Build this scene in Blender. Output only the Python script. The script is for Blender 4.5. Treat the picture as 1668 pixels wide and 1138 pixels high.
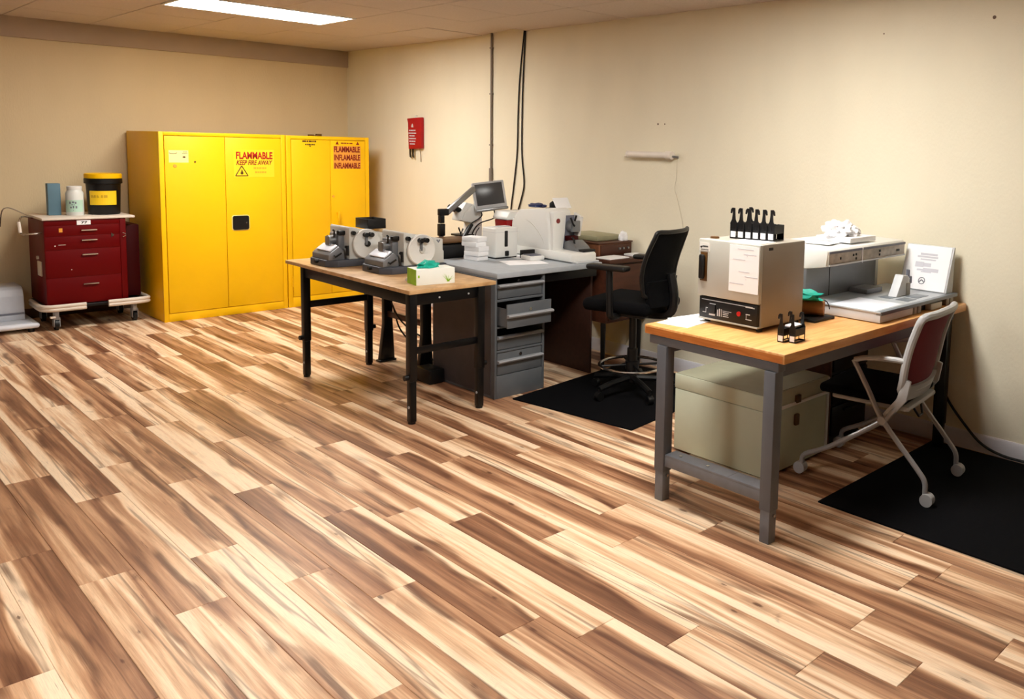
import bpy, bmesh, math, random
from mathutils import Vector, Matrix, noise

# ------------------------------------------------------------------ clear
for o in list(bpy.data.objects):
    bpy.data.objects.remove(o, do_unlink=True)
scene = bpy.context.scene
COL = scene.collection
random.seed(7)
PI = math.pi

# ------------------------------------------------------------------ camera
F_PX, CX, CY = 1374.2, 1075.6, 384.0
CAM_H = 1.62
YAW, PITCH, ROLL = math.radians(42.64), math.radians(5.95), math.radians(-1.52)
fw = Vector((math.cos(YAW)*math.cos(PITCH), math.sin(YAW)*math.cos(PITCH), -math.sin(PITCH)))
rt = Vector((math.sin(YAW), -math.cos(YAW), 0))
dn = fw.cross(rt)
cr, sr = math.cos(ROLL), math.sin(ROLL)
cam_x = cr*rt + sr*dn
cam_y = -(-sr*rt + cr*dn)
cam_z = -fw
cd = bpy.data.cameras.new('camera')
cam = bpy.data.objects.new('camera', cd)
COL.objects.link(cam)
m3 = Matrix((cam_x, cam_y, cam_z)).transposed()
cam.matrix_world = Matrix.Translation((0, 0, CAM_H)) @ m3.to_4x4()
cd.sensor_fit = 'HORIZONTAL'
cd.sensor_width = 36.0
cd.lens = F_PX*36.0/1668.0
cd.shift_x = (834.0-CX)/1668.0
cd.shift_y = (CY-569.0)/1668.0
cd.clip_start = 0.02
scene.camera = cam

# ------------------------------------------------------------------ world, view, light level
w = bpy.data.worlds.new('world')
scene.world = w
w.use_nodes = True
w.node_tree.nodes['Background'].inputs[0].default_value = (0.8, 0.85, 0.9, 1)
w.node_tree.nodes['Background'].inputs[1].default_value = 0.02
scene.view_settings.view_transform = 'Standard'
scene.view_settings.look = 'None'
scene.view_settings.gamma = 1.0
scene.view_settings.use_curve_mapping = False
scene.view_settings.exposure = 0.0
LAMP = 39.0           # radiance of the fluorescent troffers
LAMP_COL = (1.0, 0.965, 0.905)

# ------------------------------------------------------------------ helpers
def lin(c):
    r = []
    for v in c:
        v = v/255.0
        r.append(v/12.92 if v <= 0.04045 else ((v+0.055)/1.055)**2.4)
    return (r[0], r[1], r[2], 1.0)

MATS = {}
def mat(name, rgb, rough=0.5, metal=0.0, var=0.06, scale=8.0, bump=0.0, bscale=120.0, spec=0.4, stretch=(1, 1, 1), alpha=None, trans=0.0):
    m = bpy.data.materials.new(name)
    m.use_nodes = True
    nt = m.node_tree
    b = nt.nodes['Principled BSDF']
    b.inputs['Roughness'].default_value = rough
    b.inputs['Metallic'].default_value = metal
    b.inputs['Specular IOR Level'].default_value = spec
    if trans:
        b.inputs['Transmission Weight'].default_value = trans
    tc = nt.nodes.new('ShaderNodeTexCoord')
    mp = nt.nodes.new('ShaderNodeMapping')
    mp.inputs['Scale'].default_value = stretch
    nt.links.new(tc.outputs['Object'], mp.inputs[0])
    nz = nt.nodes.new('ShaderNodeTexNoise')
    nz.inputs['Scale'].default_value = scale
    nz.inputs['Detail'].default_value = 5
    nt.links.new(mp.outputs[0], nz.inputs['Vector'])
    rp = nt.nodes.new('ShaderNodeValToRGB')
    c = lin(rgb)
    rp.color_ramp.elements[0].position = 0.3
    rp.color_ramp.elements[1].position = 0.7
    rp.color_ramp.elements[0].color = tuple(x*(1-var) for x in c[:3])+(1,)
    rp.color_ramp.elements[1].color = tuple(min(1, x*(1+var)) for x in c[:3])+(1,)
    nt.links.new(nz.outputs['Fac'], rp.inputs[0])
    nt.links.new(rp.outputs[0], b.inputs['Base Color'])
    if bump:
        n2 = nt.nodes.new('ShaderNodeTexNoise')
        n2.inputs['Scale'].default_value = bscale
        n2.inputs['Detail'].default_value = 4
        nt.links.new(mp.outputs[0], n2.inputs['Vector'])
        bp = nt.nodes.new('ShaderNodeBump')
        bp.inputs['Strength'].default_value = bump
        bp.inputs['Distance'].default_value = 0.01
        nt.links.new(n2.outputs['Fac'], bp.inputs['Height'])
        nt.links.new(bp.outputs[0], b.inputs['Normal'])
    MATS[name] = m
    return m

def emis(name, col, strength):
    m = bpy.data.materials.new(name)
    m.use_nodes = True
    nt = m.node_tree
    nt.nodes.clear()
    e = nt.nodes.new('ShaderNodeEmission')
    e.inputs[0].default_value = col+(1,)
    e.inputs[1].default_value = strength
    o = nt.nodes.new('ShaderNodeOutputMaterial')
    nt.links.new(e.outputs[0], o.inputs[0])
    MATS[name] = m
    return m

class MB:
    """collects geometry for ONE mesh object"""
    def __init__(self):
        self.v = []
        self.f = []
    def add(self, vs, fs, M=None):
        n = len(self.v)
        for p in vs:
            p = Vector(p)
            if M is not None:
                p = M @ p
            self.v.append(p)
        for q in fs:
            self.f.append(tuple(i+n for i in q))
        return self
    def bm(self, b, M=None):
        b.verts.ensure_lookup_table()
        b.verts.index_update()
        self.add([v.co.copy() for v in b.verts], [[v.index for v in f.verts] for f in b.faces], M)
        b.free()
        return self
    def box(self, x0, x1, y0, y1, z0, z1, bev=0.0, M=None, seg=2):
        b = bmesh.new()
        bmesh.ops.create_cube(b, size=1.0)
        for v in b.verts:
            v.co = Vector(((x0+x1)/2+v.co.x*(x1-x0), (y0+y1)/2+v.co.y*(y1-y0), (z0+z1)/2+v.co.z*(z1-z0)))
        if bev > 0:
            bev = min(bev, 0.45*min(abs(x1-x0), abs(y1-y0), abs(z1-z0)))
            bmesh.ops.bevel(b, geom=b.edges[:], offset=bev, segments=seg, affect='EDGES', profile=0.5)
        return self.bm(b, M)
    def cyl(self, p0, p1, r0, r1=None, n=20, cap=True):
        p0, p1 = Vector(p0), Vector(p1)
        r1 = r0 if r1 is None else r1
        d = (p1-p0).normalized()
        a = d.orthogonal().normalized()
        c = d.cross(a)
        vs, fs = [], []
        for i in range(n):
            t = 2*PI*i/n
            q = a*math.cos(t)+c*math.sin(t)
            vs.append(p0+q*r0)
            vs.append(p1+q*r1)
        for i in range(n):
            j = (i+1) % n
            fs.append((2*i, 2*j, 2*j+1, 2*i+1))
        if cap:
            fs.append([2*i for i in range(n)][::-1])
            fs.append([2*i+1 for i in range(n)])
        return self.add(vs, fs)
    def tube(self, pts, r, n=10, closed=False, sub=0, rads=None):
        pts = [Vector(p) for p in pts]
        if sub:
            P = pts
            out, rr = [], []
            m = len(P)
            rng = range(m if closed else m-1)
            for i in rng:
                a = P[(i-1) % m] if (closed or i > 0) else P[0]*2-P[1]
                b, c = P[i], P[(i+1) % m]
                d = P[(i+2) % m] if (closed or i+2 < m) else c*2-b
                for k in range(sub):
                    t = k/sub
                    out.append(0.5*((2*b)+(-a+c)*t+(2*a-5*b+4*c-d)*t*t+(-a+3*b-3*c+d)*t**3))
                    if rads:
                        rr.append(rads[i]*(1-t)+rads[(i+1) % m]*t)
            if not closed:
                out.append(P[-1])
                if rads:
                    rr.append(rads[-1])
            pts, rads = out, (rr if rads else None)
        m = len(pts)
        tang = []
        for i in range(m):
            if closed:
                t = pts[(i+1) % m]-pts[i-1]
            else:
                t = pts[min(i+1, m-1)]-pts[max(i-1, 0)]
            tang.append(t.normalized())
        nrm = tang[0].orthogonal().normalized()
        vs, fs = [], []
        for i in range(m):
            if i:
                ax = tang[i-1].cross(tang[i])
                if ax.length > 1e-7:
                    nrm = Matrix.Rotation(tang[i-1].angle(tang[i]), 3, ax.normalized()) @ nrm
                nrm = (nrm-tang[i]*nrm.dot(tang[i])).normalized()
            bi = tang[i].cross(nrm)
            R = rads[i] if rads else r
            for k in range(n):
                t = 2*PI*k/n
                vs.append(pts[i]+(nrm*math.cos(t)+bi*math.sin(t))*R)
        for i in range(m if closed else m-1):
            j = (i+1) % m
            for k in range(n):
                l = (k+1) % n
                fs.append((i*n+k, i*n+l, j*n+l, j*n+k))
        if not closed:
            fs.append(list(range(n))[::-1])
            fs.append([(m-1)*n+k for k in range(n)])
        return self.add(vs, fs)
    def lathe(self, prof, c, n=28, M=None):
        c = Vector(c)
        vs, fs = [], []
        k = len(prof)
        for i in range(n):
            t = 2*PI*i/n
            for r, z in prof:
                vs.append(Vector((c.x+r*math.cos(t), c.y+r*math.sin(t), c.z+z)))
        for i in range(n):
            j = (i+1) % n
            for a in range(k-1):
                fs.append((i*k+a, j*k+a, j*k+a+1, i*k+a+1))
        fs.append([i*k for i in range(n)][::-1])
        fs.append([i*k+k-1 for i in range(n)])
        return self.add(vs, fs, M)
    def prism(self, poly, axis, t0, t1, bev=0.0, M=None):
        """poly in the two other axes (in xyz order), extruded along axis"""
        b = bmesh.new()
        def mk(p, t):
            if axis == 'x':
                return (t, p[0], p[1])
            if axis == 'y':
                return (p[0], t, p[1])
            return (p[0], p[1], t)
        A = [b.verts.new(mk(p, t0)) for p in poly]
        B = [b.verts.new(mk(p, t1)) for p in poly]
        b.faces.new(A)
        b.faces.new(B[::-1])
        n = len(poly)
        for i in range(n):
            b.faces.new((A[i], B[i], B[(i+1) % n], A[(i+1) % n]))
        bmesh.ops.recalc_face_normals(b, faces=b.faces[:])
        if bev > 0:
            bmesh.ops.bevel(b, geom=b.edges[:], offset=bev, segments=2, affect='EDGES', profile=0.5)
        return self.bm(b, M)
    def quad(self, o, u, v, t):
        """thin slab: origin o, edges u and v, thickness vector t"""
        o, u, v, t = Vector(o), Vector(u), Vector(v), Vector(t)
        p = [o, o+u, o+u+v, o+v]
        return self.add(p+[q+t for q in p], [(3, 2, 1, 0), (4, 5, 6, 7), (0, 1, 5, 4), (1, 2, 6, 5), (2, 3, 7, 6), (3, 0, 4, 7)])
    def text(self, body, o, u, v, wdt, hgt, nrm, depth=0.0008, bold=0.02, shear=0.0):
        """flat lettering fitted into wdt x hgt, centred on o; u = reading direction, v = up"""
        cu = bpy.data.curves.new('lettering', 'FONT')
        cu.body = body
        cu.size = 1.0
        cu.extrude = 0.01
        cu.offset = bold
        cu.shear = shear
        cu.resolution_u = 3
        ob = bpy.data.objects.new('lettering', cu)
        COL.objects.link(ob)
        dg = bpy.context.evaluated_depsgraph_get()
        me = ob.evaluated_get(dg).to_mesh()
        vs = [p.co.copy() for p in me.vertices]
        fs = [tuple(p.vertices) for p in me.polygons]
        ob.evaluated_get(dg).to_mesh_clear()
        bpy.data.objects.remove(ob, do_unlink=True)
        bpy.data.curves.remove(cu)
        x0, x1 = min(p.x for p in vs), max(p.x for p in vs)
        y0, y1 = min(p.y for p in vs), max(p.y for p in vs)
        o, u, v, nrm = Vector(o), Vector(u), Vector(v), Vector(nrm)
        out = []
        for p in vs:
            a = ((p.x-x0)/(x1-x0)-0.5)*wdt
            b = ((p.y-y0)/(y1-y0)-0.5)*hgt
            out.append(o+u*a+v*b+nrm*((p.z/0.02+0.5)*depth))
        return self.add(out, fs)

def finish(name, mb, m, sharp=35):
    me = bpy.data.meshes.new(name)
    me.from_pydata([tuple(p) for p in mb.v], [], mb.f)
    b = bmesh.new()
    b.from_mesh(me)
    bmesh.ops.recalc_face_normals(b, faces=b.faces[:])
    b.to_mesh(me)
    b.free()
    me.update()
    if sharp is not None:
        for p in me.polygons:
            p.use_smooth = True
        me.set_sharp_from_angle(angle=math.radians(sharp))
    if m is not None:
        me.materials.append(MATS[m] if isinstance(m, str) else m)
    return me

PRINTS = ('small_print', 'printing', 'scratch', 'hazard_symbol', 'badge', 'flame_symbol', 'lettering')
def root_of(o):
    while o.parent:
        o = o.parent
    return o

def part(name, mb, m, parent=None, local=False, sharp=35):
    """mesh object from an MB; coordinates are world ones unless local (then in the thing's own frame)"""
    if parent is not None and not local:
        L = root_of(parent).location
        mb.v = [p-L for p in mb.v]
    o = bpy.data.objects.new(name, finish(name, mb, m, sharp))
    COL.objects.link(o)
    o.parent = parent
    if name in PRINTS:
        o['kind'] = 'stuff'      # print too small to pick apart
    return o

def thing(name, label, cat, loc=(0, 0, 0), rz=0.0, group=None):
    o = bpy.data.objects.new(name, None)
    o.empty_display_size = 0.05
    COL.objects.link(o)
    o.location = loc
    o.rotation_euler = (0, 0, rz)
    o['label'] = label
    o['category'] = cat
    if group:
        o['group'] = group
    return o

def solo(name, mb, m, label, cat, loc, group=None, local=False, rz=0.0, sharp=35):
    """a thing that is a single mesh with its origin at its base"""
    if not local:
        L = Vector(loc)
        mb.v = [p-L for p in mb.v]
    o = bpy.data.objects.new(name, finish(name, mb, m, sharp))
    COL.objects.link(o)
    o.location = loc
    o.rotation_euler = (0, 0, rz)
    o['label'] = label
    o['category'] = cat
    if group:
        o['group'] = group
    return o

def struct(name, mb, m, sharp=35):
    o = bpy.data.objects.new(name, finish(name, mb, m, sharp))
    COL.objects.link(o)
    o['kind'] = 'structure'
    return o

def copy_tree(o, parent=None):
    c = o.copy()
    COL.objects.link(c)
    c.parent = parent
    for ch in list(o.children):
        copy_tree(ch, c)
    return c

def X_(a):
    return Vector(a)

# ------------------------------------------------------------------ materials
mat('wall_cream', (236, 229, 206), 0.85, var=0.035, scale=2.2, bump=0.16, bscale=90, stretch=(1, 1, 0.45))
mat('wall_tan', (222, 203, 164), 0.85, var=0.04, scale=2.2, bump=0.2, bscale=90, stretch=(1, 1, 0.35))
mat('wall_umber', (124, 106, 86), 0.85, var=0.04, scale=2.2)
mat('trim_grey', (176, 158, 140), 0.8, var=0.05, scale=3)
mat('ceiling_tile', (204, 190, 178), 0.95, var=0.05, scale=60, bump=0.5, bscale=160)
mat('ceiling_grid', (92, 74, 60), 0.8)
mat('base_white', (214, 214, 222), 0.5, var=0.04)
mat('shade_brown', (96, 74, 58), 0.6)
mat('subfloor', (40, 28, 20), 0.9)
mat('yellow', (250, 196, 5), 0.42, var=0.03, scale=3, spec=0.3)
mat('yellow_dim', (240, 186, 8), 0.45, var=0.03)
mat('sticker_yellow', (255, 212, 34), 0.5, var=0.02)
mat('sticker_orange', (235, 160, 60), 0.5, var=0.02)
mat('sticker_cream', (245, 228, 150), 0.5)
mat('print_red', (176, 22, 10), 0.5)
mat('print_maroon', (140, 30, 10), 0.5)
mat('print_brown', (84, 52, 8), 0.5)
mat('print_grey', (110, 112, 124), 0.6)
mat('print_black', (26, 24, 26), 0.5)
mat('print_faint', (206, 206, 214), 0.6)
mat('print_faint_yellow', (214, 168, 30), 0.6)
mat('black', (8, 8, 9), 0.45, var=0.1)
mat('black_metal', (10, 9, 10), 0.35, var=0.1, spec=0.3)
mat('black_fabric', (8, 8, 10), 0.95, var=0.25, scale=60, bump=0.5, bscale=300, spec=0.1)
mat('black_mat', (6, 6, 9), 0.9, var=0.3, scale=90, bump=0.4, bscale=400, spec=0.1)
mat('cart_red', (98, 0, 3), 0.45, var=0.06, scale=3, spec=0.15)
mat('cart_red_dark', (54, 0, 3), 0.5, spec=0.15)
mat('bag_red', (168, 8, 16), 0.6, var=0.08, scale=20, bump=0.2)
mat('sharps_red', (150, 10, 16), 0.35)
mat('white_plastic', (232, 232, 228), 0.4, var=0.02, scale=5)
mat('cream_plastic', (226, 214, 200), 0.45, var=0.03)
mat('white_paper', (246, 246, 248), 0.8, var=0.01)
mat('grey_white', (200, 202, 204), 0.5, var=0.04)
mat('step_grey', (186, 190, 198), 0.5, var=0.05, scale=12)
mat('step_white', (218, 222, 232), 0.45, var=0.04)
mat('blue_grey', (92, 124, 140), 0.6, var=0.05)
mat('jar_white', (222, 226, 222), 0.35, var=0.02)
mat('label_mint', (188, 222, 204), 0.6)
mat('chrome', (205, 205, 205), 0.18, metal=1.0, var=0.02)
mat('steel', (150, 152, 154), 0.35, metal=0.85, var=0.05)
mat('caster_grey', (168, 168, 170), 0.5)
mat('bench_steel', (94, 97, 104), 0.5, var=0.06, scale=14)
mat('bench_steel_lower', (112, 114, 120), 0.45, var=0.08, scale=20)
mat('desk_steel', (92, 96, 100), 0.5, var=0.06, scale=10)
mat('desk_side', (66, 60, 60), 0.6, var=0.1, scale=10)
mat('desk_lip', (150, 152, 156), 0.35, var=0.04)
mat('desk_top', (168, 174, 180), 0.45, var=0.05, scale=20)
mat('oven_front', (180, 179, 170), 0.45, var=0.03)
mat('oven_side_shaded', (152, 145, 134), 0.45, var=0.03)  # oven colour darkened for the shade on its side
mat('microtome_body', (206, 206, 200), 0.45, var=0.03)
mat('microtome_base', (72, 74, 82), 0.5, var=0.08)
mat('metal_grey', (126, 128, 132), 0.4, metal=0.4, var=0.08)
mat('brown_wood', (72, 38, 24), 0.45, var=0.2, scale=4, stretch=(1, 9, 9))
mat('brown_wood_light', (120, 74, 48), 0.5, var=0.15, scale=4, stretch=(1, 9, 9))
mat('dark_wood', (52, 26, 16), 0.6, var=0.2, scale=4, stretch=(1, 9, 9))
mat('cardboard', (164, 112, 66), 0.8, var=0.1, scale=20)
mat('trunk_cream', (184, 190, 170), 0.55, var=0.04, scale=6)
mat('trunk_top', (136, 136, 116), 0.6, var=0.08, scale=8)
mat('tray_olive', (150, 146, 116), 0.5, var=0.08, scale=14)
mat('teal', (20, 172, 150), 0.5, var=0.15, scale=30)
mat('green_print', (150, 196, 40), 0.5, var=0.15, scale=20)
mat('glove_white', (244, 246, 238), 0.5, var=0.02)
mat('screen', (74, 74, 76), 0.25, var=0.03)
mat('monitor_grey', (196, 198, 202), 0.45)
mat('navy', (34, 46, 90), 0.5, var=0.2, scale=30)
mat('mesh_red', (104, 0, 20), 0.8, var=0.15, scale=200, bump=0.3, bscale=500)
mat('chair_grey', (176, 177, 178), 0.4, var=0.04)
mat('chair_tube', (160, 160, 162), 0.35, metal=0.3, var=0.04)
mat('cable_black', (16, 12, 10), 0.5)
mat('conduit', (136, 124, 112), 0.5)
mat('fixture_white', (232, 224, 214), 0.45)
mat('cord_pale', (206, 196, 172), 0.6)
mat('slot_dark', (20, 20, 22), 0.6)
mat('cold_plate', (236, 240, 250), 0.3, var=0.01)
mat('deck_steel', (186, 192, 198), 0.35, metal=0.3, var=0.05)
mat('deck_dark', (120, 128, 136), 0.4, metal=0.2, var=0.05)
mat('panel_worn', (170, 160, 146), 0.5, var=0.22, scale=26)
mat('red_lamp', (176, 24, 24), 0.3)
mat('badge_red', (128, 46, 46), 0.4)
mat('tube_clear', (214, 214, 206), 0.25)
emis('lamp_glow', LAMP_COL, LAMP)

def wood_top(name, c1, c2, axis_scale):
    m = bpy.data.materials.new(name)
    m.use_nodes = True
    nt = m.node_tree
    b = nt.nodes['Principled BSDF']
    b.inputs['Roughness'].default_value = 0.38
    tc = nt.nodes.new('ShaderNodeTexCoord')
    mp = nt.nodes.new('ShaderNodeMapping')
    mp.inputs['Scale'].default_value = axis_scale
    nt.links.new(tc.outputs['Object'], mp.inputs[0])
    n1 = nt.nodes.new('ShaderNodeTexNoise')
    n1.inputs['Scale'].default_value = 2.4
    n1.inputs['Detail'].default_value = 7
    n1.inputs['Distortion'].default_value = 0.6
    nt.links.new(mp.outputs[0], n1.inputs['Vector'])
    rp = nt.nodes.new('ShaderNodeValToRGB')
    rp.color_ramp.elements[0].position = 0.32
    rp.color_ramp.elements[1].position = 0.68
    rp.color_ramp.elements[0].color = lin(c1)
    rp.color_ramp.elements[1].color = lin(c2)
    nt.links.new(n1.outputs['Fac'], rp.inputs[0])
    nt.links.new(rp.outputs[0], b.inputs['Base Color'])
    MATS[name] = m
wood_top('bench_wood', (204, 142, 78), (230, 174, 110), (2, 16, 16))
wood_top('bench_wood_edge', (168, 92, 34), (206, 128, 60), (16, 2, 26))
wood_top('table_wood', (182, 140, 92), (214, 176, 128), (5, 5, 5))

def plank_material():
    """rustic laminate: cream sapwood, brown heartwood, dark streaks and knots; the plank's own tone comes from its object colour"""
    m = bpy.data.materials.new('plank_laminate')
    m.use_nodes = True
    nt = m.node_tree
    N, L = nt.nodes, nt.links
    b = N['Principled BSDF']
    b.inputs['Roughness'].default_value = 0.42
    b.inputs['Specular IOR Level'].default_value = 0.35
    tc = N.new('ShaderNodeTexCoord')
    oi = N.new('ShaderNodeObjectInfo')
    col = N.new('ShaderNodeSeparateColor')
    L.new(oi.outputs['Color'], col.inputs[0])
    def math_(op, a, b_=None, c=None, clamp=False):
        n = N.new('ShaderNodeMath')
        n.operation = op
        n.use_clamp = clamp
        for i, x in enumerate((a, b_, c)):
            if x is None:
                continue
            if hasattr(x, 'is_output'):
                L.new(x, n.inputs[i])
            else:
                n.inputs[i].default_value = x
        return n.outputs[0]
    def maprange(x, a, b_, c=0.0, d=1.0, smooth=True):
        n = N.new('ShaderNodeMapRange')
        n.interpolation_type = 'SMOOTHSTEP' if smooth else 'LINEAR'
        L.new(x, n.inputs[0])
        for i, v in ((1, a), (2, b_), (3, c), (4, d)):
            if hasattr(v, 'is_output'):
                L.new(v, n.inputs[i])
            else:
                n.inputs[i].default_value = v
        return n.outputs[0]
    seed = math_('MULTIPLY', col.outputs[2], 97.0)
    off = N.new('ShaderNodeCombineXYZ')
    L.new(seed, off.inputs[0])
    L.new(math_('MULTIPLY', seed, 1.7), off.inputs[1])
    L.new(math_('MULTIPLY', seed, 0.6), off.inputs[2])
    def coords(sx, sy, addseed=True):
        mp = N.new('ShaderNodeMapping')
        mp.inputs['Scale'].default_value = (sx, sy, 1)
        L.new(tc.outputs['Object'], mp.inputs[0])
        if not addseed:
            return mp.outputs[0]
        ad = N.new('ShaderNodeVectorMath')
        ad.operation = 'ADD'
        L.new(mp.outputs[0], ad.inputs[0])
        L.new(off.outputs[0], ad.inputs[1])
        return ad.outputs[0]
    def noise_(vec, scale, detail=4, rough=0.5, dist=0.0):
        n = N.new('ShaderNodeTexNoise')
        n.inputs['Scale'].default_value = scale
        n.inputs['Detail'].default_value = detail
        n.inputs['Roughness'].default_value = rough
        n.inputs['Distortion'].default_value = dist
        L.new(vec, n.inputs['Vector'])
        return n.outputs['Fac']
    sp = N.new('ShaderNodeSeparateXYZ')
    L.new(tc.outputs['Object'], sp.inputs[0])
    px = sp.outputs[0]
    big = noise_(coords(13.0, 0.55), 1.3, 3, 0.55, 0.35)
    wob = noise_(coords(1.2, 1.0), 1.2, 2, 0.45, 0.2)
    grain = noise_(coords(70, 1.6), 1.0, 6, 0.62, 0.4)
    fine = noise_(coords(420, 14), 1.0, 3, 0.6)
    # across coordinate -1..1, wandering slowly like a heartwood boundary
    across = math_('ADD', math_('DIVIDE', px, 0.0875), math_('MULTIPLY', math_('SUBTRACT', wob, 0.5), 2.4))
    across = math_('ADD', across, math_('MULTIPLY', math_('SUBTRACT', grain, 0.5), 0.5))
    flip = math_('SUBTRACT', math_('MULTIPLY', math_('GREATER_THAN', col.outputs[1], 0.5), 2.0), 1.0)
    a2 = math_('MULTIPLY', across, flip)
    # sapwood band along one edge; tone (R) shifts how much of the plank is pale
    edge = math_('SUBTRACT', 1.05, math_('MULTIPLY', col.outputs[0], 1.9))
    heart = maprange(math_('SUBTRACT', a2, edge), -0.25, 0.35)
    heart = math_('ADD', math_('MULTIPLY', heart, 0.34), math_('MULTIPLY', maprange(big, 0.33, 0.7), 0.5))
    heart = math_('ADD', heart, math_('MULTIPLY', math_('SUBTRACT', grain, 0.5), 0.5))
    heart = math_('ADD', heart, math_('MULTIPLY', math_('SUBTRACT', col.outputs[0], 0.47), 0.26), None, True)
    # bright sapwood strip along one long edge of most planks
    band = maprange(math_('ADD', math_('MULTIPLY', math_('DIVIDE', px, 0.0875), math_('MULTIPLY', flip, -1.0)), math_('MULTIPLY', math_('SUBTRACT', wob, 0.5), 1.3)), 0.52, 0.72)
    has = math_('GREATER_THAN', math_('FRACT', math_('MULTIPLY', col.outputs[2], 7.31)), 0.38)
    heart = math_('MULTIPLY', heart, math_('SUBTRACT', 1.0, math_('MULTIPLY', math_('MULTIPLY', band, has), 0.85)))
    rp = N.new('ShaderNodeValToRGB')
    els = rp.color_ramp.elements
    els[0].position = 0.0
    els[0].color = lin((250, 224, 192))
    els[1].position = 1.0
    els[1].color = lin((92, 56, 36))
    for p, c in ((0.16, (232, 194, 156)), (0.40, (190, 144, 108)), (0.68, (142, 98, 70))):
        e = els.new(p)
        e.color = lin(c)
    L.new(heart, rp.inputs[0])
    # dark mineral streaks running along the boundary
    ridge = math_('ABSOLUTE', math_('SUBTRACT', a2, math_('ADD', edge, 0.1)))
    sw = noise_(coords(1.0, 1.6), 1.6, 2)
    sw = maprange(sw, 0.44, 0.62)
    streak = math_('MULTIPLY', math_('SUBTRACT', 1.0, maprange(ridge, 0.02, 0.26)), sw)
    r2 = noise_(coords(9, 0.32), 1.2, 3, 0.5, 0.15)
    streak2 = math_('SUBTRACT', 1.0, maprange(math_('ABSOLUTE', math_('SUBTRACT', r2, 0.61)), 0.0, 0.03))
    streak = math_('MAXIMUM', streak, math_('MULTIPLY', streak2, 0.7))
    blot = maprange(noise_(coords(8.0, 3.0), 1.4, 4, 0.6, 0.6), 0.66, 0.78)
    hair = maprange(noise_(coords(150, 5.0), 1.0, 2, 0.5, 0.2), 0.70, 0.76)
    hair = math_('MULTIPLY', hair, maprange(noise_(coords(6, 2.0), 1.0, 2), 0.5, 0.62))
    streak = math_('MAXIMUM', streak, math_('MAXIMUM', math_('MULTIPLY', blot, 0.7), hair))
    mx = N.new('ShaderNodeMix')
    mx.data_type = 'RGBA'
    L.new(math_('MULTIPLY', streak, 0.78), mx.inputs[0])
    L.new(rp.outputs[0], mx.inputs[6])
    mx.inputs[7].default_value = lin((84, 46, 28))
    # knots
    vo = N.new('ShaderNodeTexVoronoi')
    vo.inputs['Scale'].default_value = 1.0
    L.new(coords(7.5, 3.0), vo.inputs['Vector'])
    kd = vo.outputs['Distance']
    kc = N.new('ShaderNodeSeparateColor')
    L.new(vo.outputs['Color'], kc.inputs[0])
    ksel = math_('GREATER_THAN', kc.outputs[0], 0.5)
    krad = math_('ADD', 0.06, math_('MULTIPLY', kc.outputs[1], 0.08))
    knot = math_('SUBTRACT', 1.0, maprange(math_('ADD', kd, math_('MULTIPLY', math_('SUBTRACT', fine, 0.5), 0.08)), math_('MULTIPLY', krad, 0.35), krad))
    halo = math_('SUBTRACT', 1.0, maprange(kd, krad, math_('MULTIPLY', krad, 3.0)))
    m2 = N.new('ShaderNodeMix')
    m2.data_type = 'RGBA'
    L.new(math_('MULTIPLY', math_('MAXIMUM', math_('MULTIPLY', knot, 0.85), math_('MULTIPLY', halo, 0.25)), ksel), m2.inputs[0])
    L.new(mx.outputs[2], m2.inputs[6])
    m2.inputs[7].default_value = lin((80, 42, 24))
    # fine pores
    m4 = N.new('ShaderNodeMix')
    m4.data_type = 'RGBA'
    m4.blend_type = 'MULTIPLY'
    m4.inputs[0].default_value = 0.35
    L.new(m2.outputs[2], m4.inputs[6])
    cb = N.new('ShaderNodeCombineColor')
    g = maprange(fine, 0.3, 0.6, 0.55, 1.0)
    for i in range(3):
        L.new(g, cb.inputs[i])
    L.new(cb.outputs[0], m4.inputs[7])
    L.new(m4.outputs[2], b.inputs['Base Color'])
    bp = N.new('ShaderNodeBump')
    bp.inputs['Strength'].default_value = 0.12
    bp.inputs['Distance'].default_value = 0.002
    L.new(fine, bp.inputs['Height'])
    L.new(bp.outputs[0], b.inputs['Normal'])
    MATS['plank_laminate'] = m
plank_material()

# ------------------------------------------------------------------ room shell
XW, YW, ZC = 4.544, 8.921, 2.572
XL, YF = -5.2, -4.2
floor = struct('floor', MB().box(XL, XW, YF, YW, -0.06, -0.009), 'subfloor')
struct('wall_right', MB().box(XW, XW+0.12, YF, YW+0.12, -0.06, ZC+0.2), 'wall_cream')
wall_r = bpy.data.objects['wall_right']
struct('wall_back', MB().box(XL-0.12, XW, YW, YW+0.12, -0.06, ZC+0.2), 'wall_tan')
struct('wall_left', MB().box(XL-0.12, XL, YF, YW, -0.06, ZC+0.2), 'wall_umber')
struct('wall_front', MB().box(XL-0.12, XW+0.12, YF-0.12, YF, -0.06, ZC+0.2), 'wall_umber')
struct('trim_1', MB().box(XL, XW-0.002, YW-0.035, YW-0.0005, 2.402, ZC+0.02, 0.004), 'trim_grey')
bb = [(XW-0.014, 0), (XW-0.0005, 0), (XW-0.0005, 0.098), (XW-0.006, 0.098), (XW-0.014, 0.086)]
struct('baseboard_right', MB().prism(bb, 'y', YF, YW-0.001), 'base_white')
struct('shade_strip_back', MB().box(XL, XW-0.016, YW-0.010, YW-0.0005, 0, 0.085, 0.003), 'shade_brown')  # brown strip put in for the dark shadow at the wall's foot
# small holes and marks on the right wall
for (y, z, r) in ((4.236, 1.792, 0.007), (4.169, 1.792, 0.005), (1.818, 2.355, 0.010), (2.458, 2.314, 0.004)):
    part('anchor_hole', MB().cyl((XW-0.0012, y, z), (XW+0.004, y, z), r, n=10), 'print_brown', wall_r)

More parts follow.
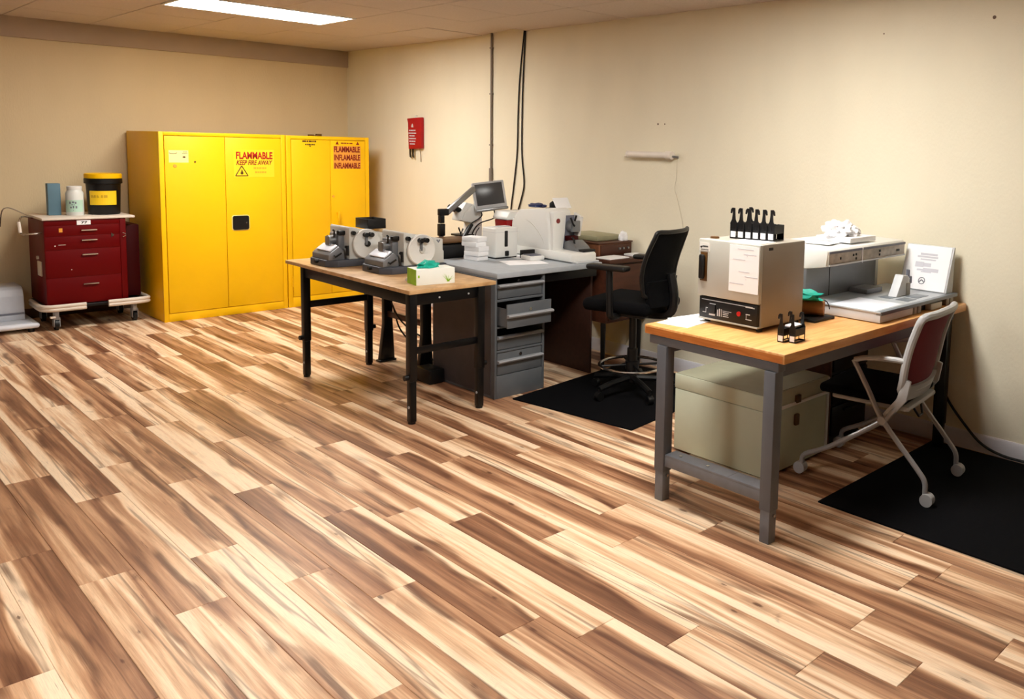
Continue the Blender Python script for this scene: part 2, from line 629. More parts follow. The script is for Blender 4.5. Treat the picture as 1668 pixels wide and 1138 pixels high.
# planks: seam pitch and butt joints measured on the photo
PW, PL, SX0 = 0.1752, 1.255, 0.725
OFF = {-1: .085, 0: .955, 1: .515, 2: .898, 3: .467, 4: .15, 5: .895, 6: .709, 7: .472, 8: .085, 9: 1.085, 10: .093, 11: .925, 12: .099}
TONE = {  # (row, nth plank start ~y): tone 0 pale .. 1 dark
    (-1, 2.6): 0.85, (0, 3.46): 0.72, (0, 2.2): 0.18, (1, 3.02): 0.55, (2, 2.15): 0.12, (3, 2.98): 0.5, (3, 1.72): 0.35,
    (4, 2.66): 0.55, (4, 1.41): 0.42, (5, 2.15): 0.8, (6, 1.97): 0.3, (7, 1.73): 0.72, (8, 1.34): 0.2, (9, 1.08): 0.25,
    (10, 1.35): 0.2, (11, 0.92): 0.72, (12, 1.35): 0.3, (10, 0.09): 0.6, (8, 0.08): 0.6, (7, 0.47): 0.3, (6, 0.71): 0.7,
    (7, 2.98): 0.35, (6, 3.22): 0.5, (5, 3.4): 0.45, (4, 3.9): 0.25, (3, 4.25): 0.62, (2, 3.41): 0.3, (2, 4.66): 0.35, (1, 4.28): 0.6,
    (5, 4.66): 0.3, (7, 4.24): 0.62, (8, 2.6): 0.7, (9, 2.34): 0.62, (10, 2.6): 0.62, (11, 2.18): 0.3, (12, 2.6): 0.5, (10, 3.86): 0.6}
k0 = int(math.floor((XL-SX0)/PW))
k1 = int(math.ceil((XW-SX0)/PW))
def plank_mb(hx, hy):
    b = bmesh.new()
    bmesh.ops.create_cube(b, size=1.0)
    for v in b.verts:
        v.co = Vector((v.co.x*hx*2, v.co.y*hy*2, -0.0045+v.co.z*0.009))
    top = [e for e in b.edges if all(v.co.z > -0.001 for v in e.verts)]
    bmesh.ops.bevel(b, geom=top, offset=0.0013, segments=1, affect='EDGES')
    return MB().bm(b)
std = finish('plank', plank_mb((PW-0.0010)/2, (PL-0.0010)/2), 'plank_laminate', None)
pmesh = {}
fw3 = Vector(fw)
def seen(p):
    d = Vector(p)-Vector((0, 0, CAM_H))
    z = d.dot(fw)
    if z < 0.05:
        return False
    u = CX+F_PX*d.dot(cam_x)/z
    v = CY-F_PX*d.dot(cam_y)/z
    return -25 < u < 1693 and -25 < v < 1165
rest = MB()
nvis = 0
for k in range(k0, k1):
    xa, xb = max(SX0+k*PW, XL), min(SX0+(k+1)*PW, XW-0.015)
    if xb-xa < 0.01:
        continue
    rnd = random.Random(100+k)
    off = OFF.get(k, rnd.random()*PL)
    j = int(math.floor((YF-off)/PL))
    while off+j*PL < YW:
        ya, yb = max(off+j*PL, YF), min(off+(j+1)*PL, YW-0.012)
        j += 1
        if yb-ya < 0.02:
            continue
        vis = any(seen((xx, ya+(yb-ya)*t, 0)) for xx in (xa, xb) for t in (0, .25, .5, .75, 1))
        cx_, cy_ = (xa+xb)/2, (ya+yb)/2
        hx, hy = (xb-xa-0.001)/2, (yb-ya-0.001)/2
        if not vis:
            rest.add([p+Vector((cx_, cy_, 0)) for p in plank_mb(hx, hy).v], plank_mb(hx, hy).f)
            continue
        key = (round(hx, 4), round(hy, 4))
        if abs(xb-xa-PW) < 1e-4 and abs(yb-ya-PL) < 1e-4:
            me = std
        else:
            if key not in pmesh:
                pmesh[key] = finish('plank', plank_mb(hx, hy), 'plank_laminate', None)
            me = pmesh[key]
        o = bpy.data.objects.new('plank', me)
        COL.objects.link(o)
        o.parent = floor
        o.location = (cx_, cy_, 0)
        tone = rnd.choice((0.2, 0.3, 0.35, 0.45, 0.55, 0.62, 0.7, 0.75))
        for (kk, yy), tt in TONE.items():
            if kk == k and abs(yy-ya) < 0.08:
                tone = tt
        o.color = (tone, rnd.random(), rnd.random(), 1)
        nvis += 1
o = part('plank_field', rest, 'plank_laminate', floor, sharp=None)
o['kind'] = 'stuff'
o.color = (0.45, 0.3, 0.5, 1)

# ceiling: backing, tee grid and lay-in tiles (0.61 m)
TG = 0.611
ceil = struct('ceiling', MB().box(XL, XW, YF, YW, ZC+0.055, ZC+0.2), 'ceiling_grid')
gx, gy = [], []
x = 3.352
while x > XL:
    gx.append(x); x -= TG
x = 3.352+TG
while x < XW+0.3:
    gx.append(min(x, XW)); x += TG
gx = sorted(set(gx+[XL]))
y = 6.405
while y > YF:
    gy.append(y); y -= TG
y = 6.405+TG
while y < YW+TG:
    gy.append(min(y, YW)); y += TG
gy = sorted(set(gy+[YF]))
LAMPS = [(2.130, 6.405), (2.130, 2.128), (-1.536, 2.128)]
def lamp_cell(xa, ya):
    for (lx, ly) in LAMPS:
        if lx-0.02 < xa < lx+2*TG-0.05 and abs(ya-ly) < 0.05:
            return True
    return False
tmesh = {}
far_tiles = MB()
for i in range(len(gx)-1):
    for j in range(len(gy)-1):
        xa, xb, ya, yb = gx[i], gx[i+1], gy[j], gy[j+1]
        if xb-xa < 0.03 or yb-ya < 0.03 or lamp_cell(xa, ya):
            continue
        hx, hy = (xb-xa)/2-0.003, (yb-ya)/2-0.003
        if not any(seen((qx, qy, ZC)) for qx in (xa, (xa+xb)/2, xb) for qy in (ya, (ya+yb)/2, yb)):
            far_tiles.box(xa+0.003, xb-0.003, ya+0.003, yb-0.003, ZC, ZC+0.016)
            continue
        key = (round(hx, 3), round(hy, 3))
        if key not in tmesh:
            tmesh[key] = finish('ceiling_tile', MB().box(-hx, hx, -hy, hy, 0, 0.016, 0.003, seg=1), 'ceiling_tile', None)
        o = bpy.data.objects.new('ceiling_tile', tmesh[key])
        COL.objects.link(o)
        o.parent = ceil
        rr = random.Random(i*77+j)
        o.location = ((xa+xb)/2, (ya+yb)/2, ZC+rr.uniform(0, 0.002))
        o.rotation_euler = (rr.uniform(-.002, .002), rr.uniform(-.002, .002), 0)
        if abs(ya-5.794) < 0.03 and xb > XW-0.01:
            # the tile by the cable drop is pushed up a little: dark gap
            o.rotation_euler = (-0.045, 0.0, 0)
            o.location.z = ZC+0.020
o = part('ceiling_tile_field', far_tiles, 'ceiling_tile', ceil, sharp=None)
o['kind'] = 'stuff'

# ------------------------------------------------------------------ ceiling lights
def make_lamp():
    t = thing('ceiling_light', 'lit rectangular fluorescent ceiling light above the yellow cabinets', 'ceiling light', (LAMPS[0][0]+TG, LAMPS[0][1]+TG/2, ZC))
    hx, hy = TG-0.004, TG/2-0.004
    fr = MB()
    fr.box(-hx, hx, -hy, -hy+0.022, -0.006, 0.012, 0.002)
    fr.box(-hx, hx, hy-0.022, hy, -0.006, 0.012, 0.002)
    fr.box(-hx, -hx+0.022, -hy+0.022, hy-0.022, -0.006, 0.012, 0.002)
    fr.box(hx-0.022, hx, -hy+0.022, hy-0.022, -0.006, 0.012, 0.002)
    part('frame', fr, 'white_plastic', t, local=True)
    part('housing', MB().box(-hx, hx, -hy, hy, 0.013, 0.05), 'white_plastic', t, local=True)
    part('diffuser', MB().box(-hx+0.022, hx-0.022, -hy+0.022, hy-0.022, -0.003, 0.010, 0.002), 'lamp_glow', t, local=True)
    return t
lamp0 = make_lamp()
for i, (lx, ly) in enumerate(LAMPS[1:]):
    c = copy_tree(lamp0)
    c.location = (lx+TG, ly+TG/2, ZC)
    c['label'] = ['lit fluorescent ceiling light over the wooden workbench', 'lit fluorescent ceiling light over the open floor at left'][i]

# ------------------------------------------------------------------ yellow cabinets
def strips(mb, o, u, v, n, wd, ht, rows, t=0.0006, seed=1, fill=(0.5, 1.0)):
    """illegible small print: rows of short bars"""
    r = random.Random(seed)
    o, u, v, n = Vector(o), Vector(u), Vector(v), Vector(n)
    rh = ht/rows
    for i in range(rows):
        z = ht/2-(i+0.5)*rh
        L = wd*r.uniform(*fill)
        x = -L/2
        while x < L/2-0.1*L:
            l = min(L*r.uniform(0.08, 0.25), L/2-x)
            mb.quad(o+u*x+v*(z-rh*0.22), u*l, v*(rh*0.44), n*t)
            x += l+L*0.035
    return mb

def cabinet(name, label, x0, x1, ydepth, h, door_l, door_m, door_r, lowz, topz):
    yf = 8.007
    t = thing(name, label, 'cabinet', ((x0+x1)/2, (yf+ydepth)/2, 0))
    body = MB()
    body.box(x0, x1, yf+0.022, ydepth, 0, h, 0.004)
    body.box(x0, door_l-0.004, yf, yf+0.024, 0, h, 0.003)
    body.box(door_r+0.004, x1, yf, yf+0.024, 0, h, 0.003)
    body.box(door_l-0.004, door_r+0.004, yf, yf+0.024, topz+0.004, h, 0.003)
    body.box(door_l-0.004, door_r+0.004, yf, yf+0.024, 0, lowz-0.004, 0.003)
    part('body', body, 'yellow', t)
    d1 = part('door', MB().box(door_l, door_m-0.002, yf-0.004, yf+0.018, lowz, topz, 0.003), 'yellow', t)
    d2 = part('door', MB().box(door_m+0.002, door_r, yf-0.004, yf+0.018, lowz, topz, 0.003), 'yellow', t)
    return t, d1, d2, yf-0.004
FU, FV, FN = (1, 0, 0), (0, 0, 1), (0, -1, 0)
t, d1, d2, yf = cabinet('safety_cabinet', 'larger yellow steel flammables cabinet with black paddle handle beside the red cart', 2.388, 3.456, 8.885, 1.647, 2.430, 2.917, 3.412, 0.076, 1.612)
def rrect(x0, x1, z0, z1, r):
    out = []
    for (cx_, cz_, a0) in ((x1-r, z1-r, 0), (x0+r, z1-r, 90), (x0+r, z0+r, 180), (x1-r, z0+r, 270)):
        for k in range(5):
            a = math.radians(a0+22.5*k)
            out.append((cx_+r*math.cos(a), cz_+r*math.sin(a)))
    return out
h = part('handle', MB().prism(rrect(2.968, 3.110, 0.778, 0.905, 0.018), 'y', yf-0.009, yf+0.002), 'black', d2)
h['label'] = 'black recessed paddle handle'
part('handle_rim', MB().prism(rrect(2.961, 3.117, 0.771, 0.912, 0.022), 'y', yf-0.003, yf+0.002), 'sticker_cream', d2)
part('lock', MB().cyl((3.085, yf-0.012, 0.842), (3.085, yf-0.006, 0.842), 0.008), 'chrome', d2)
s = part('warning_sticker', MB().quad((2.99, yf, 1.255), (0.36, 0, 0), (0, 0, 0.25), (0, -0.0008, 0)), 'sticker_yellow', d2)
yy = yf-0.0009
part('lettering', MB().text('FLAMMABLE', (3.173, yy, 1.452), FU, FV, 0.325, 0.066, FN, bold=0.035), 'print_red', d2)
part('lettering', MB().text('KEEP FIRE AWAY', (3.173, yy, 1.387), FU, FV, 0.322, 0.044, FN, bold=0.03, shear=0.3), 'print_maroon', d2)
tri = MB()
A, B, C = Vector((3.004, yy, 1.268)), Vector((3.112, yy, 1.268)), Vector((3.058, yy, 1.358))
for p, q in ((A, B), (B, C), (C, A)):
    tri.tube([p, q], 0.0042, 6)
tri.lathe([(0.0, -0.001), (0.013, -0.001), (0.013, 0.0), (0, 0.0)], (0, 0, 0), 12, Matrix.Translation((3.060, yy, 1.292)) @ Matrix.Rotation(PI/2, 4, 'X'))
tri.prism([(3.049, 1.295), (3.071, 1.295), (3.064, 1.318), (3.058, 1.326), (3.055, 1.310)], 'y', yy-0.001, yy)
part('flame_symbol', tri, 'print_brown', d2)
part('small_print', strips(MB(), (3.225, yy, 1.318), FU, FV, FN, 0.2, 0.075, 2, seed=3), 'print_faint_yellow', d2)
part('info_sticker', MB().quad((2.462, yf, 1.385), (0.155, 0, 0), (0, 0, 0.105), (0, -0.0008, 0)), 'sticker_cream', d1)
pr = MB()
strips(pr, (2.59, yy, 1.470), FU, FV, FN, 0.05, 0.02, 2, seed=4)
pr.tube([(2.466+0.012*i, yy, 1.468-0.010*math.sin(PI*i/5)) for i in range(6)], 0.0028, 6)
pr.prism([(2.566, 1.432), (2.582, 1.441), (2.598, 1.432), (2.582, 1.423)], 'y', yy-0.001, yy)
part('small_print', pr, 'print_brown', d1)
part('vent_cap', MB().lathe([(0, 0), (0.016, 0), (0.012, 0.004), (0, 0.005)], (0, 0, 0), 16, Matrix.Translation((2.508, yf, 1.355)) @ Matrix.Rotation(PI/2, 4, 'X')), 'sticker_orange', d1)
part('bolt', MB().cyl((2.668, yf-0.006, 1.392), (2.668, yf, 1.392), 0.007, n=10), 'print_brown', d1)

t, d1, d2, yf = cabinet('safety_cabinet', 'narrower yellow steel flammables cabinet standing in the room corner', 3.464, 4.302, 8.872, 1.645, 3.512, 3.893, 4.258, 0.10, 1.608)
yy = yf-0.0009
part('warning_sticker', MB().quad((3.925, yf, 1.33), (0.285, 0, 0), (0, 0, 0.225), (0, -0.0008, 0)), 'sticker_orange', d2)
part('lettering', MB().text('FLAMMABLE', (4.066, yy, 1.522), FU, FV, 0.27, 0.058, FN, bold=0.035), 'print_maroon', d2)
part('lettering', MB().text('INFLAMABLE', (4.068, yy, 1.442), FU, FV, 0.27, 0.058, FN, bold=0.035), 'print_maroon', d2)
part('lettering', MB().text('INFLAMMABLE', (4.068, yy, 1.362), FU, FV, 0.27, 0.058, FN, bold=0.035), 'print_maroon', d2)
tri = MB()
for cx_ in (3.965, 4.178):
    tri.prism([(cx_-0.018, 1.569), (cx_+0.018, 1.569), (cx_, 1.600)], 'y', yy-0.001, yy)
strips(tri, (4.068, yy, 1.583), FU, FV, FN, 0.13, 0.022, 1, seed=6, fill=(1, 1))
part('hazard_symbol', tri, 'print_maroon', d2)
pr = MB()
strips(pr, (3.693, yy, 1.594), FU, FV, FN, 0.15, 0.034, 1, seed=8, fill=(1, 1))
strips(pr, (3.693, yy, 1.563), FU, FV, FN, 0.095, 0.030, 1, seed=9, fill=(1, 1))
pr.prism([(3.680, 1.553), (3.706, 1.553), (3.693, 1.538)], 'y', yy-0.001, yy)
part('badge', pr, 'print_brown', d1)
hm = MB()
hm.box(3.948, 3.968, yf-0.03, yf, 0.885, 0.905, 0.003)
hm.box(3.946, 3.970, yf-0.042, yf-0.026, 0.800, 0.910, 0.006)
part('handle', hm, 'yellow_dim', d2)
part('lock', MB().cyl((3.918, yf-0.008, 1.06), (3.918, yf, 1.06), 0.011), 'sticker_orange', d2)
part('hinge', MB().cyl((3.503, yf-0.002, 0.2), (3.503, yf-0.002, 0.3), 0.006), 'yellow_dim', t)
kr = MB().box(3.71, 3.76, 8.05, 8.09, 1.645, 1.660, 0.004)
kr.tube([(3.80+0.022*math.cos(a*PI/6), 8.08+0.022*math.sin(a*PI/6), 1.650) for a in range(12)], 0.004, 6, closed=True)
kr.box(3.79, 3.84, 8.06, 8.10, 1.645, 1.668, 0.004)
solo('padlock', kr, 'print_brown', 'small dark padlock pieces lying on the narrower yellow cabinet', 'padlock', (3.77, 8.07, 1.645))

# ------------------------------------------------------------------ red cart
cart = thing('supply_cart', 'dark red drawer cart on casters with white top and bumpers', 'cart', (1.89, 8.49, 0))
cb = MB().box(1.60, 2.182, 8.2305, 8.77, 0.205, 0.905, 0.006)
part('body', cb, 'cart_red', cart)
part('side_bin', MB().box(2.184, 2.300, 8.30, 8.66, 0.215, 0.84, 0.012), 'cart_red_dark', cart)  # darker red than the body: the shade here is put into the colour
tp = MB().box(1.588, 2.250, 8.215, 8.785, 0.905, 0.926, 0.007)
part('top', tp, 'cream_plastic', cart)
for (za, zb, hz) in ((0.860, 0.902, None), (0.772, 0.858, 0.818), (0.661, 0.770, 0.735), (0.431, 0.659, 0.615), (0.212, 0.429, 0.368)):
    d = part('drawer', MB().box(1.606, 2.132, 8.228, 8.244, za, zb, 0.0012), 'cart_red', cart)
    if hz:
        hb = MB()
        hb.prism([(8.228, hz-0.004), (8.212, hz-0.006), (8.206, hz+0.003), (8.228, hz+0.006)], 'x', 1.855, 1.965)
        part('handle', hb, 'chrome', d)
    else:
        part('name_card', MB().box(1.828, 1.925, 8.2255, 8.2285, 0.862, 0.898), 'white_paper', d)
        part('lettering', MB().text('77', (1.880, 8.2253, 0.880), FU, FV, 0.045, 0.020, FN, bold=0.03), 'print_black', d)
part('lock_bar', MB().box(2.134, 2.178, 8.224, 8.244, 0.216, 0.900, 0.004), 'cart_red', cart)
lk = MB()
lk.prism([(2.070, 0.745), (2.070, 0.785), (2.092, 0.765)], 'y', 8.224, 8.229)
lk.tube([(2.150, 8.222, 0.782), (2.150, 8.205, 0.782), (2.170, 8.200, 0.772), (2.170, 8.200, 0.758), (2.150, 8.205, 0.747), (2.150, 8.222, 0.747)], 0.003, 6)
part('latch', lk, 'chrome', cart)
part('sticker', MB().box(1.703, 1.727, 8.2265, 8.2285, 0.806, 0.838), 'sticker_orange', cart)
sc = MB().box(1.695, 1.745, 8.2268, 8.2285, 0.700, 0.703).box(1.668, 1.676, 8.2268, 8.2285, 0.690, 0.700).box(1.775, 1.782, 8.2268, 8.2285, 0.49, 0.496)
part('scratch', sc, 'cream_plastic', cart)
for pts in ([(1.565, 8.62, 0.19), (1.562, 8.28, 0.19), (1.60, 8.20, 0.19), (1.66, 8.185, 0.19), (1.86, 8.185, 0.19)],
            [(2.02, 8.185, 0.19), (2.22, 8.185, 0.19), (2.31, 8.20, 0.19), (2.335, 8.25, 0.19), (2.335, 8.45, 0.19)]):
    bp = MB()
    bp.tube([(p[0], p[1], p[2]+0.013) for p in pts], 0.016, 10, sub=5)
    bp.tube([(p[0], p[1], p[2]-0.013) for p in pts], 0.016, 10, sub=5)
    part('bumper', bp, 'cream_plastic', cart)
pl = MB().box(1.585, 2.30, 8.22, 8.76, 0.172, 0.203, 0.01)
part('base_plate', pl, 'black_metal', cart)
for (x, y) in ((1.66, 8.25), (2.235, 8.29), (1.66, 8.70), (2.235, 8.70)):
    c = part('caster', MB().box(x-0.018, x+0.018, y-0.03, y+0.025, 0.085, 0.172, 0.008).box(x-0.022, x-0.016, y-0.035, y+0.03, 0.03, 0.11, 0.003).box(x+0.016, x+0.022, y-0.035, y+0.03, 0.03, 0.11, 0.003), 'caster_grey', cart)
    part('wheel', MB().cyl((x-0.013, y, 0.048), (x+0.013, y, 0.048), 0.048, n=24), 'black', c)
part('brake_lever', MB().box(1.612, 1.650, 8.195, 8.235, 0.105, 0.122, 0.006), 'cream_plastic', cart)
hd = MB()
hd.tube([(1.60, 8.30, 0.80), (1.52, 8.30, 0.795), (1.47, 8.33, 0.80), (1.465, 8.36, 0.88), (1.50, 8.42, 0.93), (1.60, 8.60, 0.90)], 0.007, 8, sub=5)
part('push_handle', hd, 'chrome', cart)
part('grip', MB().tube([(1.467, 8.334, 0.805), (1.464, 8.362, 0.89)], 0.013, 10), 'cream_plastic', cart)
hk = MB().tube([(1.60, 8.62, 0.90), (1.49, 8.66, 0.97), (1.44, 8.67, 0.985), (1.41, 8.68, 0.95), (1.395, 8.68, 0.83)], 0.005, 8, sub=5)
part('hook_rail', hk, 'chrome', cart)
part('card_holder', MB().box(1.590, 1.600, 8.33, 8.45, 0.44, 0.56, 0.002).cyl((1.585, 8.44, 0.585), (1.60, 8.44, 0.585), 0.014, n=12), 'cream_plastic', cart)
# things on the cart
bx = MB().box(1.690, 1.780, 8.48, 8.55, 0.926, 1.192, 0.004)
solo('storage_box', bx, 'blue_grey', 'tall narrow blue-grey box standing on the red cart', 'box', (1.735, 8.515, 0.926))
jar = thing('specimen_jar', 'white plastic jar with pale green label on the red cart', 'jar', (1.868, 8.44, 0.926))
part('body', MB().lathe([(0, 0), (0.060, 0), (0.064, 0.006), (0.064, 0.186), (0.052, 0.210), (0.050, 0.216), (0, 0.216)], (0, 0, 0)), 'jar_white', jar, local=True)
part('lid', MB().lathe([(0, 0.216), (0.054, 0.216), (0.054, 0.240), (0.050, 0.245), (0, 0.245)], (0, 0, 0)), 'white_plastic', jar, local=True)
lb, pr = MB(), MB()
for i in range(12):
    a0, a1 = math.radians(185+i*11), math.radians(185+(i+1)*11)
    lb.add([(0.0648*math.cos(a0), 0.0648*math.sin(a0), 0.030), (0.0648*math.cos(a1), 0.0648*math.sin(a1), 0.030), (0.0648*math.cos(a1), 0.0648*math.sin(a1), 0.130), (0.0648*math.cos(a0), 0.0648*math.sin(a0), 0.130)], [(0, 1, 2, 3)])
part('label', lb, 'label_mint', jar, local=True)
for i, (a, z, ww, hh) in enumerate(((222, .108, 10, .018), (240, .112, 14, .012), (258, .107, 9, .016), (228, .068, 9, .014), (244, .072, 8, .02), (262, .070, 9, .02), (246, .045, 3, .006), (236, .09, 20, .006))):
    a0, a1 = math.radians(a), math.radians(a+ww)
    R = 0.0655
    pr.add([(R*math.cos(a0), R*math.sin(a0), z-hh/2), (R*math.cos(a1), R*math.sin(a1), z-hh/2), (R*math.cos(a1), R*math.sin(a1), z+hh/2), (R*math.cos(a0), R*math.sin(a0), z+hh/2)], [(0, 1, 2, 3)])
part('printing', pr, 'print_grey', jar, local=True)
bk = thing('chemical_bucket', 'black plastic bucket with yellow lid and yellow label on the red cart', 'bucket', (2.085, 8.46, 0.926))
part('body', MB().lathe([(0, 0), (0.112, 0), (0.118, 0.01), (0.128, 0.262), (0.141, 0.266), (0.141, 0.305), (0.134, 0.310), (0, 0.310)], (0, 0, 0), 36), 'black', bk, local=True)
part('lid', MB().lathe([(0, 0.310), (0.139, 0.310), (0.139, 0.344), (0.132, 0.350), (0.122, 0.344), (0, 0.342)], (0, 0, 0), 36), 'yellow', bk, local=True)
lb, pr = MB(), MB()
for i in range(12):
    a0, a1 = math.radians(205+i*8), math.radians(205+(i+1)*8)
    lb.add([(0.1275*math.cos(a0), 0.1275*math.sin(a0), 0.085), (0.1275*math.cos(a1), 0.1275*math.sin(a1), 0.085), (0.1292*math.cos(a1), 0.1292*math.sin(a1), 0.205), (0.1292*math.cos(a0), 0.1292*math.sin(a0), 0.205)], [(0, 1, 2, 3)])
part('label', lb, 'sticker_yellow', bk, local=True)
for i, (a, z, ww, hh) in enumerate(((212, .158, 18, .022), (233, .158, 20, .022), (256, .158, 12, .022), (212, .188, 60, .006), (212, .100, 70, .003), (212, .118, 66, .003))):
    a0, a1 = math.radians(a), math.radians(a+ww)
    R = 0.1300
    pr.add([(R*math.cos(a0), R*math.sin(a0), z-hh/2), (R*math.cos(a1), R*math.sin(a1), z-hh/2), (R*math.cos(a1), R*math.sin(a1), z+hh/2), (R*math.cos(a0), R*math.sin(a0), z+hh/2)], [(0, 1, 2, 3)])
part('printing', pr, 'print_faint_yellow', bk, local=True)
# ------------------------------------------------------------------ grey step unit at the left edge
st = thing('step_scale', 'pale grey step-shaped floor unit left of the red cart', 'floor unit', (1.25, 8.52, 0))
prof = [(8.46, 0.075), (8.46, 0.11), (8.465, 0.13), (8.465, 0.165), (8.475, 0.275), (8.50, 0.325), (8.54, 0.345), (8.80, 0.345), (8.80, 0.075)]
part('housing', MB().prism(prof, 'x', 0.98, 1.492, 0.004), 'step_grey', st)
part('platform', MB().box(0.93, 1.552, 8.245, 8.82, 0.035, 0.078, 0.02, seg=3), 'step_white', st)
part('tread', MB().box(0.96, 1.50, 8.275, 8.455, 0.076, 0.081, 0.002), 'step_grey', st)
part('groove', MB().box(0.981, 1.488, 8.4575, 8.462, 0.128, 0.140), 'print_grey', st)
for (x, y) in ((0.98, 8.30), (1.50, 8.30), (0.98, 8.77), (1.50, 8.77)):
    part('foot', MB().cyl((x, y, 0), (x, y, 0.037), 0.022, n=14), 'black', st)

# ------------------------------------------------------------------ right-wall fixtures
bag = thing('fire_blanket', 'red fire blanket pouch hanging on the wall near the corner', 'fire blanket', (XW, 7.50, 1.54))
part('pouch', MB().prism([(7.368, 1.552), (7.60, 1.54), (7.612, 1.80), (7.630, 1.845), (7.368, 1.856)], 'x', XW-0.038, XW-0.002, 0.008), 'bag_red', bag)
WU, WV, WN = (0, -1, 0), (0, 0, 1), (-1, 0, 0)
pr = strips(MB(), (XW-0.0385, 7.525, 1.66), WU, WV, WN, 0.15, 0.16, 6, seed=12, fill=(0.55, 1.0))
pr.prism([(7.545, 1.758), (7.505, 1.758), (7.515, 1.785), (7.525, 1.795), (7.537, 1.780)], 'x', XW-0.0392, XW-0.0386)
part('printing', pr, 'print_faint', bag)
for y in (7.575, 7.525):
    part('pull_strap', MB().prism([(y-0.016, 1.56), (y+0.016, 1.56), (y+0.014, 1.50), (y+0.010, 1.465), (y-0.018, 1.455), (y-0.008, 1.50)], 'x', XW-0.034, XW-0.028), 'black', bag)
part('cord', MB().tube([(XW-0.02, 7.418, 1.55), (XW-0.012, 7.416, 1.48), (XW-0.01, 7.415, 1.42)], 0.003, 6), 'print_brown', bag)
part('wall_hook', MB().tube([(XW, 7.49, 1.872), (XW-0.02, 7.49, 1.872), (XW-0.022, 7.49, 1.85)], 0.003, 6), 'steel', bag)

cdt = thing('conduit_pipe', 'thin grey conduit running down the wall above the monitor', 'conduit', (XW, 6.255, 1.29))
part('pipe', MB().cyl((XW-0.012, 6.255, 1.30), (XW-0.012, 6.255, ZC+0.02), 0.0105, n=12), 'conduit', cdt)
part('end_fitting', MB().cyl((XW-0.014, 6.255, 1.27), (XW-0.014, 6.255, 1.40), 0.017, n=12), 'conduit', cdt)
for z in (1.6, 2.05, 2.45):
    part('strap_clip', MB().box(XW-0.025, XW-0.0005, 6.24, 6.27, z, z+0.012, 0.002), 'conduit', cdt)
xb = XW-0.008
solo('power_cable', MB().tube([(xb, 5.80, ZC+0.01), (xb, 5.855, 2.2), (xb, 5.875, 1.9), (xb, 5.885, 1.55), (xb, 5.93, 1.25), (xb, 5.965, 1.05), (xb, 5.98, 0.8)], 0.0058, 8, sub=6), 'cable_black',
     'left one of two black cables hanging from the ceiling down the wall', 'cable', (xb, 5.98, 0.8))
solo('power_cable', MB().tube([(xb, 5.785, ZC+0.01), (xb, 5.815, 2.1), (xb, 5.822, 1.7), (xb, 5.815, 1.5), (xb, 5.785, 1.28), (xb, 5.83, 1.13), (xb, 5.88, 1.0), (xb, 5.90, 0.8)], 0.0058, 8, sub=6), 'cable_black',
     'right one of two black cables hanging from the ceiling down the wall', 'cable', (xb, 5.90, 0.8))
fx = thing('wall_lamp_bracket', 'small white tubular bracket screwed to the bare wall', 'wall bracket', (XW, 4.29, 1.55))
part('tube', MB().cyl((XW-0.034, 4.08, 1.568), (XW-0.034, 4.49, 1.566), 0.024, n=20), 'fixture_white', fx)
part('back_plate', MB().box(XW-0.012, XW-0.0005, 4.07, 4.51, 1.548, 1.590, 0.003), 'fixture_white', fx)
part('end_cap', MB().cyl((XW-0.034, 4.49, 1.566), (XW-0.034, 4.508, 1.566), 0.026, n=20), 'fixture_white', fx)
part('end_cap', MB().cyl((XW-0.034, 4.060, 1.568), (XW-0.034, 4.115, 1.568), 0.030, n=20), 'fixture_white', fx)
part('peg', MB().cyl((XW-0.028, 4.505, 1.550), (XW-0.010, 4.560, 1.552), 0.006, n=8), 'fixture_white', fx)
part('peg', MB().cyl((XW-0.028, 4.065, 1.560), (XW-0.010, 4.020, 1.556), 0.008, n=8), 'steel', fx)
solo('thin_cord', MB().tube([(XW-0.004, 4.035, 1.54), (XW-0.004, 4.04, 1.4), (XW-0.004, 4.052, 1.33), (XW-0.004, 4.02, 1.25), (XW-0.004, 3.985, 1.15), (XW-0.004, 3.962, 1.06), (XW-0.004, 3.955, 0.9)], 0.0022, 6, sub=5), 'cord_pale',
     'thin pale cord hanging from the white wall bracket', 'cord', (XW-0.004, 3.955, 0.9))

# ------------------------------------------------------------------ black-legged table
TZ = 0.782
tb = thing('work_table', 'narrow black-legged table with a thin wooden top holding the microtomes', 'table', (2.79, 5.0, 0))
part('table_top', MB().box(2.495, 3.092, 4.205, 5.815, 0.758, TZ, 0.004), 'table_wood', tb)
ap = MB()
ap.box(2.515, 2.535, 4.24, 5.62, 0.690, 0.757, 0.002)
part('apron', ap, 'black_metal', tb)
part('apron', MB().box(2.990, 3.010, 4.24, 5.62, 0.690, 0.757, 0.002), 'black_metal', tb)
part('apron', MB().box(2.515, 3.010, 4.222, 4.242, 0.690, 0.757, 0.002), 'black_metal', tb)
part('apron', MB().box(2.515, 3.010, 5.60, 5.62, 0.690, 0.757, 0.002), 'black_metal', tb)
for (x, y, kx) in ((2.527, 4.238, -1), (2.985, 4.230, 1), (2.530, 5.585, -1), (2.998, 5.605, 1)):
    lg = part('leg', MB().box(x-0.024, x+0.024, y-0.024, y+0.024, 0.25, 0.757, 0.004), 'black_metal', tb)
    part('leg_extension', MB().box(x-0.020, x+0.020, y-0.020, y+0.020, 0.012, 0.26, 0.003), 'black_metal', lg)
    part('foot', MB().cyl((x, y, 0), (x, y, 0.014), 0.022, n=14), 'black', lg)
    part('clamp_knob', MB().cyl((x+kx*0.024, y, 0.275), (x+kx*0.048, y, 0.275), 0.016, n=12), 'black', lg)
    part('screw', MB().cyl((x-0.0245, y-0.005, 0.10), (x-0.0205, y-0.005, 0.10), 0.008, n=8), 'caster_grey', lg)
